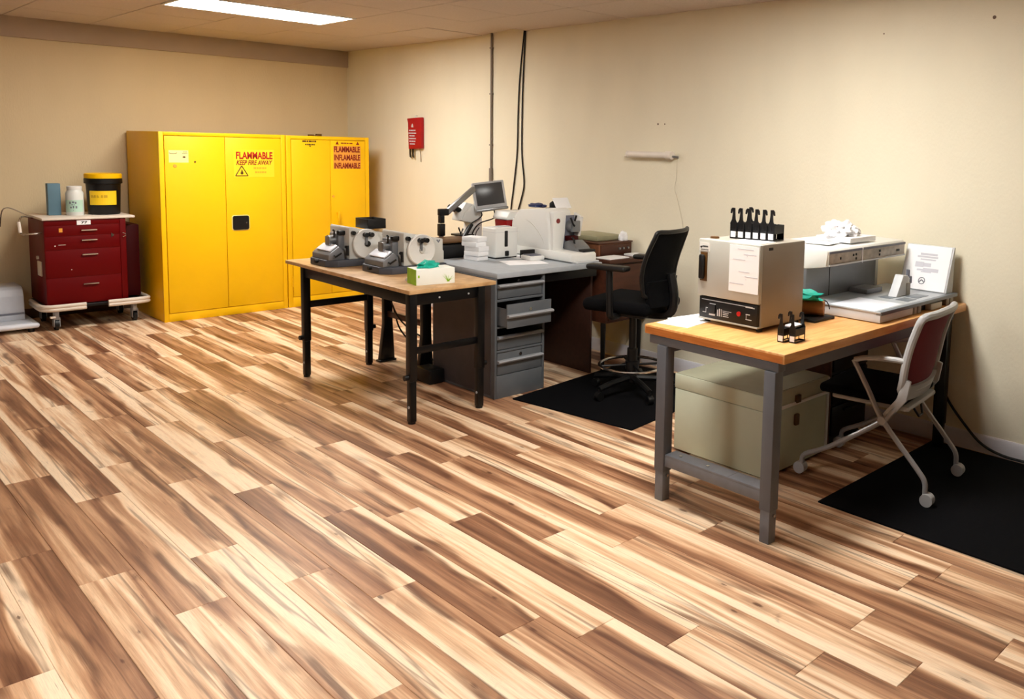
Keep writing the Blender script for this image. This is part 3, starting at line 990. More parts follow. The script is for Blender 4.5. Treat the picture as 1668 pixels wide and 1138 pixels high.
part('crossbar', MB().box(2.545, 2.985, 5.585, 5.605, 0.475, 0.520, 0.003), 'black_metal', tb)
part('crossbar', MB().box(2.545, 2.970, 4.226, 4.246, 0.405, 0.445, 0.003), 'black_metal', tb)
for (x, z) in ((2.545, 0.730), (2.535, 0.745), (2.70, 0.722), (2.90, 0.722)):
    part('screw', MB().cyl((x, 4.219, z), (x, 4.224, z), 0.006, n=8), 'caster_grey', tb)

def make_microtome(label, loc):
    t = thing('rotary_microtome', label, 'microtome', loc, 0.0)
    base = [(0.0, 0.05), (0.06, -0.015), (0.45, -0.015), (0.45, 0.30), (0.03, 0.30), (0.0, 0.26)]
    part('base', MB().prism(base, 'z', 0.0, 0.046, 0.006), 'microtome_base', t, local=True)
    # body: top falls away to the right
    body = [(0.145, 0.046), (0.44, 0.046), (0.44, 0.125), (0.432, 0.130), (0.432, 0.205), (0.15, 0.262), (0.145, 0.25)]
    part('housing', MB().prism(body, 'y', 0.0, 0.27, 0.006), 'microtome_body', t, local=True)
    wh = part('handwheel', MB().lathe([(0, 0), (0.098, 0), (0.100, 0.004), (0.100, 0.018), (0.094, 0.024), (0.085, 0.020), (0, 0.020)], (0, 0, 0), 40,
                                     Matrix.Translation((0.262, -0.003, 0.146)) @ Matrix.Rotation(PI/2, 4, 'X')), 'white_plastic', t, local=True)
    part('hub', MB().cyl((0.262, -0.023, 0.146), (0.262, -0.032, 0.146), 0.020, n=16), 'microtome_body' if 'nearer' in label else 'black', wh, local=True)
    for dx, dz in ((-0.018, 0.062), (0.020, 0.062)):
        part('wheel_knob', MB().cyl((0.262+dx, -0.020, 0.146+dz), (0.262+dx, -0.055, 0.146+dz), 0.016, n=14), 'black', wh, local=True)
    part('crank_arm', MB().box(0.244, 0.262, -0.034, -0.022, 0.140, 0.205, 0.003), 'metal_grey', wh, local=True)
    part('side_knob', MB().cyl((0.17, 0.0, 0.222), (0.17, -0.022, 0.222), 0.014, n=14), 'black', t, local=True)
    part('maker_mark', MB().prism([(0.38, 0.200), (0.392, 0.203), (0.396, 0.190), (0.402, 0.203), (0.412, 0.199), (0.398, 0.180)], 'y', -0.0012, 0.001), 'print_grey', t, local=True)
    # specimen head on the left face
    sh = MB().box(0.105, 0.15, 0.07, 0.20, 0.10, 0.215, 0.008)
    part('specimen_slide', sh, 'metal_grey', t, local=True)
    part('specimen_head', MB().cyl((0.11, 0.135, 0.165), (0.062, 0.135, 0.165), 0.036, n=20).box(0.058, 0.085, 0.105, 0.165, 0.135, 0.195, 0.004), 'steel', t, local=True)
    part('clamp_lever', MB().tube([(0.09, 0.10, 0.19), (0.085, 0.085, 0.235), (0.07, 0.07, 0.24)], 0.006, 8), 'black', t, local=True)
    part('lock_lever', MB().cyl((0.128, -0.004, 0.13), (0.128, 0.012, 0.13), 0.010, n=12).tube([(0.128, -0.006, 0.14), (0.128, -0.010, 0.075)], 0.009, 10), 'black', t, local=True)
    part('top_knob', MB().box(0.10, 0.145, 0.05, 0.09, 0.205, 0.235, 0.006), 'black', t, local=True)
    # blade holder
    bh = MB().prism([(0.012, 0.046), (0.125, 0.046), (0.118, 0.105), (0.085, 0.135), (0.030, 0.098), (0.012, 0.080)], 'y', 0.02, 0.255, 0.004)
    part('blade_holder', bh, 'metal_grey', t, local=True)
    M = Matrix.Translation((0.055, 0.13, 0.121)) @ Matrix.Rotation(math.radians(-34), 4, 'Y')
    part('blade_guard', MB().box(-0.032, 0.032, -0.095, 0.095, -0.003, 0.006, 0.002, M=M), 'cold_plate', t, local=True)  # white colour stands in for the light reflected off this plate
    part('clamp_lever', MB().tube([(0.05, 0.015, 0.075), (0.045, -0.005, 0.07), (0.085, -0.012, 0.095)], 0.006, 8), 'black', t, local=True)
    part('rail_knob', MB().cyl((0.005, 0.15, 0.03), (-0.02, 0.15, 0.03), 0.012, n=12), 'black', t, local=True)
    return t
make_microtome('grey rotary microtome nearer the glove box', (2.662, 4.795, TZ))
m1 = make_microtome('grey rotary microtome at the far end of the table', (2.545, 5.28, TZ))
ty = MB().box(2.85, 2.985, 5.33, 5.50, 1.018, 1.022)
for q in ((2.85, 2.985, 5.33, 5.335), (2.85, 2.985, 5.495, 5.50), (2.85, 2.855, 5.33, 5.50), (2.98, 2.985, 5.33, 5.50)):
    ty.box(q[0], q[1], q[2], q[3], 1.018, 1.085, 0.002)
solo('tray', ty, 'black', 'small black tray resting on top of the far microtome', 'tray', (2.917, 5.415, 1.018))

def crumple(c, r, seed, n=3, amp=0.45, freq=9.0):
    b = bmesh.new()
    bmesh.ops.create_icosphere(b, subdivisions=n, radius=1.0)
    for v in b.verts:
        d = v.co.normalized()
        k = 1+amp*noise.noise(d*2.2+Vector((seed, 0, 0)))+amp*0.5*noise.noise(d*5.5+Vector((0, seed, 0)))
        v.co = Vector((d.x*r[0]*k, d.y*r[1]*k, max(d.z*r[2]*k, -0.35*r[2])))
    lo = min(v.co.z for v in b.verts)
    for v in b.verts:
        v.co += Vector((c[0], c[1], c[2]-lo))
    return MB().bm(b)
gb = thing('glove_box', 'white and green glove box with teal gloves sticking out', 'glove box', (2.745, 4.38, TZ))
gM = Matrix.Rotation(math.radians(-9), 4, 'Z')
def gbox(*a, **k):
    return MB().box(*a, M=gM, **k)
part('carton', gbox(-0.120, 0.120, -0.068, 0.068, 0, 0.094, bev=0.002), 'glove_white', gb, local=True)
part('end_print', gbox(-0.1212, -0.1196, -0.067, 0.067, 0.001, 0.093), 'green_print', gb, local=True)
gr = MB()
r = random.Random(5)
for i in range(9):
    x0 = 0.078+r.uniform(-.006, .006)
    x1 = 0.078+(i-4)*0.010
    gr.add([gM @ Vector((x0-0.003, -0.0688, 0.012)), gM @ Vector((x0+0.003, -0.0688, 0.012)), gM @ Vector((x1, -0.0688, 0.03+r.random()*0.035))], [(0, 1, 2)])
gr.add([gM @ Vector(p) for p in ((-0.11, -0.0688, 0.045), (-0.10, -0.0688, 0.045), (-0.10, -0.0688, 0.06), (-0.11, -0.0688, 0.06))], [(0, 1, 2, 3)])
part('printing', gr, 'green_print', gb, local=True)
part('gloves', crumple((-0.02, 0.0, 0.088), (0.068, 0.036, 0.036), 3.1, 3, 0.5), 'teal', gb, local=True)
solo('marker', MB().cyl((2.665, 4.52, TZ+0.009), (2.725, 4.60, TZ+0.009), 0.009, n=12), 'cream_plastic', 'cream marker lying between the glove box and the microtome', 'marker', (2.69, 4.56, TZ))

# ------------------------------------------------------------------ black stand table behind the desk
BZ = 0.79
sd = thing('side_stand', 'black trestle stand behind the grey desk, under the monitor arm', 'stand', (3.55, 5.35, 0))
part('table_top', MB().box(3.105, 4.02, 5.06, 5.80, BZ-0.03, BZ, 0.004), 'black_metal', sd)
for y in (5.62, 5.05+0.05):
    part('leg', MB().prism([(3.118, 0.76), (3.185, 0.76), (3.185, 0.30), (3.200, 0.012), (3.085, 0.012), (3.118, 0.28)], 'y', y-0.02, y+0.02, 0.003), 'black_metal', sd)
    part('leg', MB().prism([(3.93, 0.76), (3.99, 0.76), (3.99, 0.30), (4.01, 0.012), (3.89, 0.012), (3.93, 0.28)], 'y', y-0.02, y+0.02, 0.003), 'black_metal', sd)
    part('foot', MB().box(3.075, 3.21, y-0.03, y+0.03, 0.0, 0.014, 0.004), 'black', sd)
    part('foot', MB().box(3.88, 4.02, y-0.03, y+0.03, 0.0, 0.014, 0.004), 'black', sd)
part('stretcher', MB().box(3.14, 3.165, 5.12, 5.60, 0.335, 0.375, 0.003), 'brown_wood', sd)
part('brace', MB().tube([(3.15, 5.13, 0.50), (3.15, 5.40, 0.74)], 0.010, 8), 'black_metal', sd)
solo('power_brick', MB().box(3.02, 3.135, 4.84, 5.02, 0.0, 0.10, 0.012), 'black', 'black box on the floor beside the desk pedestal', 'power supply', (3.08, 4.93, 0))
for i, (pts, lab) in enumerate((
    ([(3.16, 5.55, 0.42), (3.15, 5.45, 0.28), (3.15, 5.3, 0.2), (3.17, 5.15, 0.14), (3.2, 5.0, 0.08)], 'slack black cable looping low between the stand legs'),
    ([(3.15, 5.60, 0.50), (3.14, 5.45, 0.36), (3.14, 5.28, 0.29), (3.15, 5.14, 0.26)], 'upper slack black cable between the stand legs'),
    ([(3.20, 5.02, 0.30), (3.22, 4.92, 0.31), (3.20, 4.85, 0.25), (3.22, 4.86, 0.17), (3.22, 4.94, 0.095)], 'black cable loop above the box on the floor'))):
    solo('floor_cable', MB().tube(pts, 0.006, 8, sub=6), 'cable_black', lab, 'cable', pts[-1])
wb = thing('water_bath', 'black water bath at the left end of the desk, half hidden by the microtome', 'water bath', (3.42, 5.20, BZ))
part('body', MB().box(-0.17, 0.15, -0.13, 0.13, 0.0, 0.125, 0.03, seg=3), 'black', wb, local=True)
part('rim', MB().box(-0.18, 0.16, -0.14, 0.14, 0.125, 0.140, 0.006), 'print_brown', wb, local=True)

# ------------------------------------------------------------------ grey desk
DZ = 0.812
dk = thing('steel_desk', 'grey steel desk with a drawer pedestal and one drawer pulled open', 'desk', (3.62, 4.66, 0))
part('desk_top', MB().box(3.150, 4.050, 4.275, 5.045, 0.776, DZ, 0.006), 'desk_top', dk)
pd = MB()
pd.box(3.145, 3.163, 4.292, 5.0, 0.0, 0.775, 0.003)
pd.box(3.530, 3.548, 4.292, 5.0, 0.0, 0.775, 0.003)
pd.box(3.163, 3.530, 4.98, 5.0, 0.0, 0.775)
pd.box(3.163, 3.530, 4.30, 4.98, 0.0, 0.05)
pd.box(3.163, 3.530, 4.292, 4.31, 0.0, 0.148, 0.002)
pd.box(3.163, 3.530, 4.292, 4.31, 0.625, 0.640, 0.002)
pd.box(3.163, 3.530, 4.292, 4.31, 0.455, 0.466, 0.002)
pd.box(3.163, 3.530, 4.292, 4.31, 0.298, 0.312, 0.002)
part('pedestal', pd, 'desk_steel', dk)
part('side_panel', MB().box(3.141, 3.1448, 4.33, 4.99, 0.02, 0.77), 'desk_side', dk)
def drawer(z0, z1, hz, pull, lock):
    y = 4.296-pull
    m = MB().box(3.170, 3.524, y, y+0.014, z0, z1, 0.003)
    if pull > 0.02:
        m.box(3.176, 3.180, y+0.014, y+0.42, z0+0.01, z1-0.03)
        m.box(3.514, 3.518, y+0.014, y+0.42, z0+0.01, z1-0.03)
        m.box(3.176, 3.518, y+0.014, y+0.42, z0+0.006, z0+0.01)
    d = part('drawer', m, 'desk_steel', dk)
    hb = MB().prism([(y, hz-0.010), (y-0.020, hz-0.006), (y-0.026, hz+0.004), (y-0.020, hz+0.012), (y, hz+0.014)], 'x', 3.166, 3.528)
    part('handle', hb, 'desk_lip', d)
    if lock:
        part('lock', MB().cyl((3.35, y-0.006, hz+0.034), (3.35, y, hz+0.034), 0.011, n=14), 'chrome', d)
drawer(0.645, 0.735, 0.722, 0.0, False)
drawer(0.470, 0.622, 0.545, 0.10, True)
drawer(0.316, 0.400, 0.392, 0.0, False)
drawer(0.152, 0.294, 0.235, 0.0, True)
part('lock', MB().cyl((3.33, 4.286, 0.752), (3.33, 4.292, 0.752), 0.008, n=12), 'chrome', dk)
part('end_panel', MB().box(4.020, 4.040, 4.36, 5.02, 0.0, 0.775, 0.003), 'dark_wood', dk)
part('modesty_panel', MB().box(3.55, 4.019, 5.0, 5.015, 0.06, 0.775, 0.002), 'black_metal', dk)
part('apron', MB().box(3.55, 4.019, 4.30, 4.32, 0.715, 0.775, 0.002), 'black_metal', dk)

# ------------------------------------------------------------------ things on the desk
mo = thing('arm_monitor', 'small grey monitor on a jointed arm above the desk', 'monitor', (3.47, 5.40, BZ))
ps = MB().box(-0.028, 0.028, -0.028, 0.028, 0.0, 0.02, 0.004).cyl((0, 0, 0.02), (0, 0, 0.14), 0.018, n=14)
part('post', ps, 'steel', mo, local=True)
part('joint', MB().box(-0.022, 0.022, -0.022, 0.022, 0.14, 0.23, 0.005), 'black', mo, local=True)
part('joint', MB().box(-0.018, 0.018, -0.018, 0.018, 0.235, 0.29, 0.004).box(-0.022, 0.055, -0.02, 0.02, 0.29, 0.34, 0.006), 'black', mo, local=True)
am = MB()
P0, P1 = Vector((0.045, 0.0, 0.31)), Vector((0.300, 0.015, 0.485))
dv = (P1-P0)
ln = dv.length
M = Matrix.Translation(P0) @ dv.to_track_quat('X', 'Z').to_matrix().to_4x4()
am.box(0, ln, -0.016, 0.016, -0.022, 0.022, 0.008, M=M)
part('arm', am, 'steel', mo, local=True)
M = Matrix.Translation((0.405, -0.03, 0.435)) @ Matrix.Rotation(math.radians(-22), 4, 'Z') @ Matrix.Rotation(math.radians(-7), 4, 'Y') @ Matrix.Rotation(math.radians(-10), 4, 'X')
part('bezel', MB().box(-0.124, 0.124, -0.018, 0.018, -0.104, 0.104, 0.008, M=M), 'monitor_grey', mo, local=True)
part('screen_panel', MB().box(-0.106, 0.106, -0.0195, -0.017, -0.076, 0.088, 0.001, M=M), 'screen', mo, local=True)
part('lower_lip', MB().box(-0.122, 0.128, -0.03, 0.01, -0.124, -0.102, 0.006, M=M), 'steel', mo, local=True)
part('cable', MB().tube([M @ Vector((-0.08, 0.0, -0.12)), M @ Vector((-0.09, 0.0, -0.16)), (0.22, -0.02, 0.20), (0.15, -0.05, 0.10), (0.14, -0.06, 0.02)], 0.005, 8, sub=5), 'cable_black', mo, local=True)
part('cable', MB().tube([M @ Vector((0.02, 0.0, -0.12)), M @ Vector((0.01, 0.0, -0.18)), (0.32, -0.03, 0.22), (0.24, -0.05, 0.15), (0.20, -0.07, 0.02)], 0.005, 8, sub=5), 'cable_black', mo, local=True)
part('cable', MB().tube([(0.30, -0.05, 0.19), (0.26, -0.06, 0.14), (0.24, -0.07, 0.02)], 0.004, 8, sub=4), 'cable_black', mo, local=True)
part('cable_block', MB().tube([(0.245, -0.03, 0.215), (0.165, -0.05, 0.125)], 0.016, 8), 'black', mo, local=True)

ms = thing('microscope', 'white laboratory microscope behind the monitor cables', 'microscope', (3.74, 5.48, BZ))
part('base', MB().box(-0.09, 0.13, -0.10, 0.10, 0, 0.04, 0.012), 'white_plastic', ms, local=True)
part('column', MB().prism([(-0.02, 0.04), (0.11, 0.04), (0.11, 0.34), (0.02, 0.36), (-0.05, 0.30), (-0.08, 0.24), (0.02, 0.22)], 'y', -0.06, 0.06, 0.012), 'white_plastic', ms, local=True)
part('head', MB().prism([(-0.10, 0.24), (0.02, 0.24), (0.05, 0.36), (-0.03, 0.38), (-0.09, 0.30)], 'y', -0.05, 0.05, 0.01), 'white_plastic', ms, local=True)
part('eyepiece', MB().cyl((-0.06, -0.028, 0.31), (-0.135, -0.028, 0.345), 0.019, n=14), 'black', ms, local=True)
part('eyepiece', MB().cyl((-0.06, 0.028, 0.31), (-0.135, 0.028, 0.345), 0.019, n=14), 'black', ms, local=True)
part('stage', MB().box(-0.09, 0.03, -0.07, 0.07, 0.12, 0.135, 0.003), 'black', ms, local=True)
part('stage_lever', MB().tube([(-0.10, -0.05, 0.19), (-0.08, -0.05, 0.14), (-0.06, -0.05, 0.18)], 0.006, 8), 'black', ms, local=True)
part('focus_knob', MB().cyl((0.05, -0.06, 0.10), (0.05, -0.10, 0.10), 0.022, n=16), 'grey_white', ms, local=True)

sh = thing('sharps_container', 'red sharps container with frosted white lid behind the white printer', 'sharps container', (3.955, 5.17, BZ))
part('bin', MB().prism([(-0.095, 0.0), (0.095, 0.0), (0.12, 0.262), (-0.12, 0.262)], 'y', -0.075, 0.075, 0.006), 'sharps_red', sh, local=True)
part('lid', MB().prism([(-0.128, 0.264), (0.128, 0.264), (0.128, 0.282), (0.10, 0.325), (-0.10, 0.325), (-0.128, 0.282)], 'y', -0.09, 0.09, 0.008), 'white_plastic', sh, local=True)

pr_ = thing('cassette_printer', 'upright white printer box with a black vertical slot on the desk', 'printer', (3.64, 4.90, DZ))
part('body', MB().box(-0.108, 0.088, -0.080, 0.080, 0.008, 0.218, 0.010, seg=3), 'white_plastic', pr_, local=True)
part('foot_rim', MB().box(-0.102, 0.082, -0.074, 0.074, 0.0, 0.010), 'slot_dark', pr_, local=True)
part('slot', MB().box(-0.030, 0.002, -0.0815, -0.070, 0.082, 0.198, 0.005), 'slot_dark', pr_, local=True)
part('knob', MB().box(-0.026, 0.004, -0.094, -0.078, 0.018, 0.055, 0.006), 'black', pr_, local=True)
part('seam', MB().box(-0.1085, 0.0885, -0.0805, 0.0805, 0.186, 0.188), 'grey_white', pr_, local=True)
part('top_tray', MB().box(-0.04, 0.06, -0.03, 0.03, 0.218, 0.224, 0.002), 'grey_white', pr_, local=True)

ORD = ['bottom', 'second from the bottom', 'middle', 'second from the top', 'top']
for i in range(5):
    r = random.Random(40+i)
    solo('slide_box', MB().box(-0.050, 0.050, -0.070, 0.070, 0, 0.0325, 0.004), 'white_paper', '%s white slide box in the stack on the grey desk' % ORD[i], 'slide box',
         (3.418+r.uniform(-.008, .008)-0.004*i, 4.88+r.uniform(-.01, .01), DZ+0.0330*i), group='stacked white slide boxes', local=True, rz=math.radians(12+r.uniform(-5, 5)))

# papers on the desk
def sheet(name, c, wd, ht, rz, label, m='white_paper', th=0.0012):
    return solo(name, MB().box(-wd/2, wd/2, -ht/2, ht/2, 0, th), m, label, 'paper', c, local=True, rz=math.radians(rz))
sheet('paper_sheet', (3.60, 4.585, DZ), 0.216, 0.28, 72, 'loose white paper near the front of the grey desk')
sheet('paper_sheet', (3.77, 4.86, DZ), 0.21, 0.24, 10, 'white paper between the printer and the white microtome', th=0.001)
pdv = thing('slide_holder', 'small white block with a grey inset lying on desk papers', 'slide holder', (3.735, 4.665, DZ+0.0015))
pM = math.radians(-6)
part('block', MB().box(-0.055, 0.062, -0.065, 0.065, 0, 0.030, 0.005, M=Matrix.Rotation(pM, 4, 'Z')), 'white_plastic', pdv, local=True)
part('inset', MB().box(-0.042, 0.048, -0.050, 0.050, 0.030, 0.036, 0.002, M=Matrix.Rotation(pM, 4, 'Z')), 'print_grey', pdv, local=True)
part('clip', MB().box(-0.055, 0.060, 0.055, 0.075, 0.004, 0.062, 0.004, M=Matrix.Rotation(pM, 4, 'Z')), 'black', pdv, local=True)

# white modern microtome
wm = thing('white_microtome', 'large white motorised microtome with red oval badge at the desk corner', 'microtome', (3.955, 4.70, DZ))
bs = [(4.335, DZ+0.010), (4.335, DZ+0.055), (4.35, DZ+0.066), (4.64, DZ+0.072), (5.00, DZ+0.072), (5.00, DZ+0.010)]
part('base', MB().prism(bs, 'x', 3.810, 4.046, 0.006), 'white_plastic', wm)
part('under_tray', MB().box(3.83, 4.04, 4.30, 4.60, DZ+0.001, DZ+0.013, 0.003), 'grey_white', wm)
bd = [(4.575, DZ+0.060), (4.59, DZ+0.25), (4.62, DZ+0.345), (4.66, DZ+0.36), (4.92, DZ+0.335), (5.00, DZ+0.25), (5.02, DZ+0.060)]
part('housing', MB().prism(bd, 'x', 3.812, 4.046, 0.010), 'white_plastic', wm)
part('front_shell', MB().prism([(3.833, DZ+0.060), (3.925, DZ+0.060), (3.945, DZ+0.20), (3.955, DZ+0.34), (3.836, DZ+0.34)], 'y', 4.555, 4.60, 0.008), 'white_plastic', wm)
part('badge', MB().lathe([(0, 0), (0.018, 0), (0.018, 0.002), (0, 0.002)], (0, 0, 0), 20, Matrix.Translation((3.878, 4.556, DZ+0.275)) @ Matrix.Rotation(PI/2, 4, 'X')), 'badge_red', wm)
part('recess', MB().box(3.94, 4.06, 4.572, 4.58, DZ+0.075, DZ+0.31, 0.002), 'print_grey', wm)
part('specimen_head', MB().cyl((4.00, 4.575, DZ+0.235), (4.00, 4.51, DZ+0.235), 0.042, n=20).box(3.965, 4.04, 4.50, 4.525, DZ+0.195, DZ+0.275, 0.005), 'metal_grey', wm)
part('head_cover', MB().prism([(4.50, DZ+0.30), (4.58, DZ+0.33), (4.58, DZ+0.16), (4.53, DZ+0.16)], 'x', 4.045, 4.068, 0.003), 'white_plastic', wm)
part('red_guard', MB().box(3.955, 4.04, 4.52, 4.575, DZ+0.130, DZ+0.165, 0.004), 'cart_red_dark', wm)
part('blade_block', MB().prism([(4.40, DZ+0.066), (4.56, DZ+0.066), (4.55, DZ+0.125), (4.50, DZ+0.140), (4.43, DZ+0.10)], 'x', 3.935, 4.06, 0.004), 'metal_grey', wm)
part('blade_rail', MB().box(3.945, 4.06, 4.36, 4.42, DZ+0.066, DZ+0.082, 0.003), 'slot_dark', wm)
for pts in ([(3.945, 4.50, DZ+0.30), (3.960, 4.49, DZ+0.255), (3.975, 4.49, DZ+0.24)], [(3.94, 4.48, DZ+0.165), (3.955, 4.47, DZ+0.145), (3.955, 4.46, DZ+0.08)], [(3.985, 4.50, DZ+0.275), (3.99, 4.49, DZ+0.315)]):
    part('lever', MB().tube(pts, 0.007, 8), 'black', wm)
part('hand_port', MB().cyl((3.828, 4.80, DZ+0.215), (3.834, 4.80, DZ+0.215), 0.010, n=14), 'print_grey', wm)
part('hose', MB().tube([(3.822, 4.99, DZ+0.27), (3.818, 4.88, DZ+0.275), (3.815, 4.76, DZ+0.24), (3.815, 4.66, DZ+0.16), (3.818, 4.62, DZ+0.08)], 0.005, 8, sub=5), 'tube_clear', wm)
part('side_button', MB().box(3.826, 3.834, 4.96, 4.99, DZ+0.20, DZ+0.215), 'black', wm)
HZ = DZ+0.352
solo('tool_pouch', crumple((3.93, 4.85, HZ+0.001), (0.055, 0.075, 0.022), 7.7, 3, 0.35), 'navy', 'rumpled navy cloth on top of the white microtome', 'cloth', (3.93, 4.85, HZ-0.012))
solo('brush_holder', MB().prism([(4.70, HZ-0.006), (4.76, HZ-0.01), (4.76, HZ+0.035), (4.73, HZ+0.052), (4.705, HZ+0.03)], 'x', 3.965, 3.985, 0.004).box(3.92, 3.975, 4.69, 4.75, HZ-0.006, HZ+0.004, 0.002), 'black', 'small black clip holder on top of the white microtome', 'holder', (3.96, 4.73, HZ-0.006))
cardM = MB().prism([(4.655, HZ), (4.665, HZ), (4.712, HZ+0.075), (4.702, HZ+0.075)], 'x', 3.95, 4.09, 0.001)
solo('paper_card', cardM, 'white_paper', 'white card leaning on top of the white microtome', 'card', (4.02, 4.66, HZ))

# ------------------------------------------------------------------ brown side cabinet by the wall
SZ = 0.82
sc = thing('wood_side_cabinet', 'brown wooden cabinet on legs between the desk and wall', 'cabinet', (4.315, 4.62, 0))
part('body', MB().box(4.105, 4.525, 4.29, 5.02, 0.36, 0.79, 0.004), 'brown_wood', sc)
part('top', MB().box(4.10, 4.528, 4.255, 5.04, 0.79, SZ, 0.004), 'brown_wood', sc)
part('door', MB().box(4.125, 4.505, 4.278, 4.291, 0.375, 0.775, 0.004), 'brown_wood', sc)
for (x, y) in ((4.13, 4.34), (4.50, 4.34), (4.13, 4.98), (4.50, 4.98)):
    part('leg', MB().cyl((x, y, 0), (x, y, 0.362), 0.014, 0.02, n=12), 'black', sc)
ib = thing('index_box', 'flat brown wooden index drawer box on the side cabinet', 'box', (4.355, 4.70, SZ))
part('body', MB().box(4.185, 4.525, 4.46, 4.96, SZ, SZ+0.088, 0.003), 'brown_wood_light', ib)
part('lid', MB().box(4.178, 4.530, 4.452, 4.968, SZ+0.088, SZ+0.098, 0.003), 'brown_wood', ib)
part('drawer_front', MB().box(4.20, 4.515, 4.452, 4.461, SZ+0.008, SZ+0.080, 0.002), 'brown_wood', ib)
for x in (4.385, 4.425, 4.475):
    part('drawer_pull', MB().cyl((x, 4.440, SZ+0.048), (x, 4.453, SZ+0.048), 0.008, n=12), 'steel', ib)
solo('flat_tray', MB().box(4.235, 4.50, 4.54, 4.90, SZ+0.098, SZ+0.138, 0.010), 'tray_olive', 'olive grey flat tray lying on the wooden index box', 'tray', (4.37, 4.72, SZ+0.098))
solo('tissue_wad', crumple((4.475, 4.50, SZ+0.098), (0.035, 0.035, 0.05), 2.2, 3, 0.3), 'white_paper', 'crumpled white tissue at the end of the wooden index box', 'tissue', (4.475, 4.50, SZ+0.098))
bsk = MB().prism([(4.88, SZ+0.098), (4.95, SZ+0.098), (4.965, SZ+0.165), (4.87, SZ+0.165)], 'x', 4.195, 4.30, 0.004).prism([(4.94, SZ+0.165), (4.96, SZ+0.165), (4.955, SZ+0.195), (4.945, SZ+0.195)], 'x', 4.20, 4.24)
solo('black_bin', bsk, 'black', 'small black bin beside the white microtome on the index box', 'bin', (4.25, 4.92, SZ+0.098))
sheet('paper_sheet', (4.22, 4.355, SZ), 0.21, 0.15, 4, 'white papers on the front edge of the brown cabinet', th=0.006)
sheet('paper_sheet', (4.46, 4.345, SZ), 0.12, 0.14, -3, 'small white booklet with reddish cover behind the black chair', th=0.012)

# ------------------------------------------------------------------ floor mats
solo('floor_mat', MB().prism([(0, 0), (1.18, 0), (1.18, -0.95), (0, -0.95)], 'z', 0, 0.009, 0.003), 'black_mat', 'black rubber floor mat under the black office chair', 'mat', (3.235, 4.225, 0.0), local=True, rz=math.radians(8))
solo('floor_mat', MB().box(3.295, 4.50, 0.05, 1.995, 0.0, 0.009, 0.003), 'black_mat', 'black rubber floor mat under the grey nesting chair', 'mat', (3.9, 1.0, 0.0))

# ------------------------------------------------------------------ black drafting chair
ch = thing('office_chair', 'black mesh-back drafting chair with chrome foot ring', 'chair', (3.885, 3.80, 0.009), math.radians(15))
for i in range(5):
    a = math.radians(90+72*i)
    c_, s_ = math.cos(a), math.sin(a)
    lg = part('base_leg', MB().tube([(0.03*c_, 0.03*s_, 0.105), (0.16*c_, 0.16*s_, 0.095), (0.28*c_, 0.28*s_, 0.075)], 0.02, 8), 'black', ch, local=True)
    part('caster', MB().cyl((0.28*c_-0.018*s_, 0.28*s_+0.018*c_, 0.028), (0.28*c_+0.018*s_, 0.28*s_-0.018*c_, 0.028), 0.028, n=16).cyl((0.28*c_, 0.28*s_, 0.028), (0.28*c_, 0.28*s_, 0.075), 0.008, n=8), 'black', lg, local=True)
part('gas_column', MB().cyl((0, 0, 0.08), (0, 0, 0.30), 0.034, n=20).cyl((0, 0, 0.30), (0, 0, 0.55), 0.024, n=20), 'black', ch, local=True)
fr = MB().tube([(0.215*math.cos(2*PI*i/40), 0.215*math.sin(2*PI*i/40), 0.19) for i in range(40)], 0.010, 10, closed=True)
part('foot_ring', fr, 'chrome', ch, local=True)
sp = MB().cyl((0, 0, 0.165), (0, 0, 0.215), 0.045, n=20)
for i in range(4):
    a = PI/4+PI/2*i
    sp.tube([(0.04*math.cos(a), 0.04*math.sin(a), 0.19), (0.21*math.cos(a), 0.21*math.sin(a), 0.19)], 0.008, 8)
part('ring_spokes', sp, 'black', ch, local=True)
part('tilt_mechanism', MB().box(-0.10, 0.10, -0.13, 0.10, 0.52, 0.565, 0.012), 'black', ch, local=True)
part('seat', MB().box(-0.245, 0.245, -0.23, 0.25, 0.565, 0.645, 0.035, seg=4), 'black_fabric', ch, local=True)
def curved_panel(w2, zs, ys, th, bend, n=10):
    vs, fs = [], []
    rows = len(zs)
    for side in (0, 1):
        for j in range(rows):
            for i in range(n+1):
                u = -1+2*i/n
                ww = w2[j] if isinstance(w2, (list, tuple)) else w2
                vs.append((u*ww, ys[j]+bend*u*u-(th if side else 0), zs[j]))
    off = rows*(n+1)
    for j in range(rows-1):
        for i in range(n):
            a = j*(n+1)+i
            fs.append((a, a+1, a+n+2, a+n+1))
            fs.append((off+a+n+1, off+a+n+2, off+a+1, off+a))
    for j in range(rows-1):
        for i in (0, n):
            a = j*(n+1)+i
            fs.append((a, a+n+1, off+a+n+1, off+a))
    for j in (0, rows-1):
        for i in range(n):
            a = j*(n+1)+i
            fs.append((a, a+1, off+a+1, off+a))
    return MB().add(vs, fs)
zs = [0.69, 0.75, 0.82, 0.91, 0.99, 1.06, 1.095]
ys = [-0.235, -0.225, -0.225, -0.245, -0.275, -0.305, -0.32]
w2 = [0.20, 0.215, 0.225, 0.23, 0.225, 0.215, 0.20]
part('back_mesh', curved_panel([q-0.012 for q in w2], zs, ys, 0.012, 0.05), 'black_fabric', ch, local=True)
lp = [(w2[j], ys[j]+0.045, zs[j]) for j in range(7)]+[(-w2[j], ys[j]+0.045, zs[j]) for j in range(6, -1, -1)]
topb = [(w2[6]*u, ys[6]+0.05*u*u-0.006, zs[6]) for u in (0.6, 0.2, -0.2, -0.6)]
botb = [(w2[0]*u, ys[0]+0.05*u*u-0.006, zs[0]) for u in (-0.6, -0.2, 0.2, 0.6)]
loop = [(w2[j], ys[j]+0.044, zs[j]) for j in range(7)]+topb+[(-w2[j], ys[j]+0.044, zs[j]) for j in range(6, -1, -1)]+botb
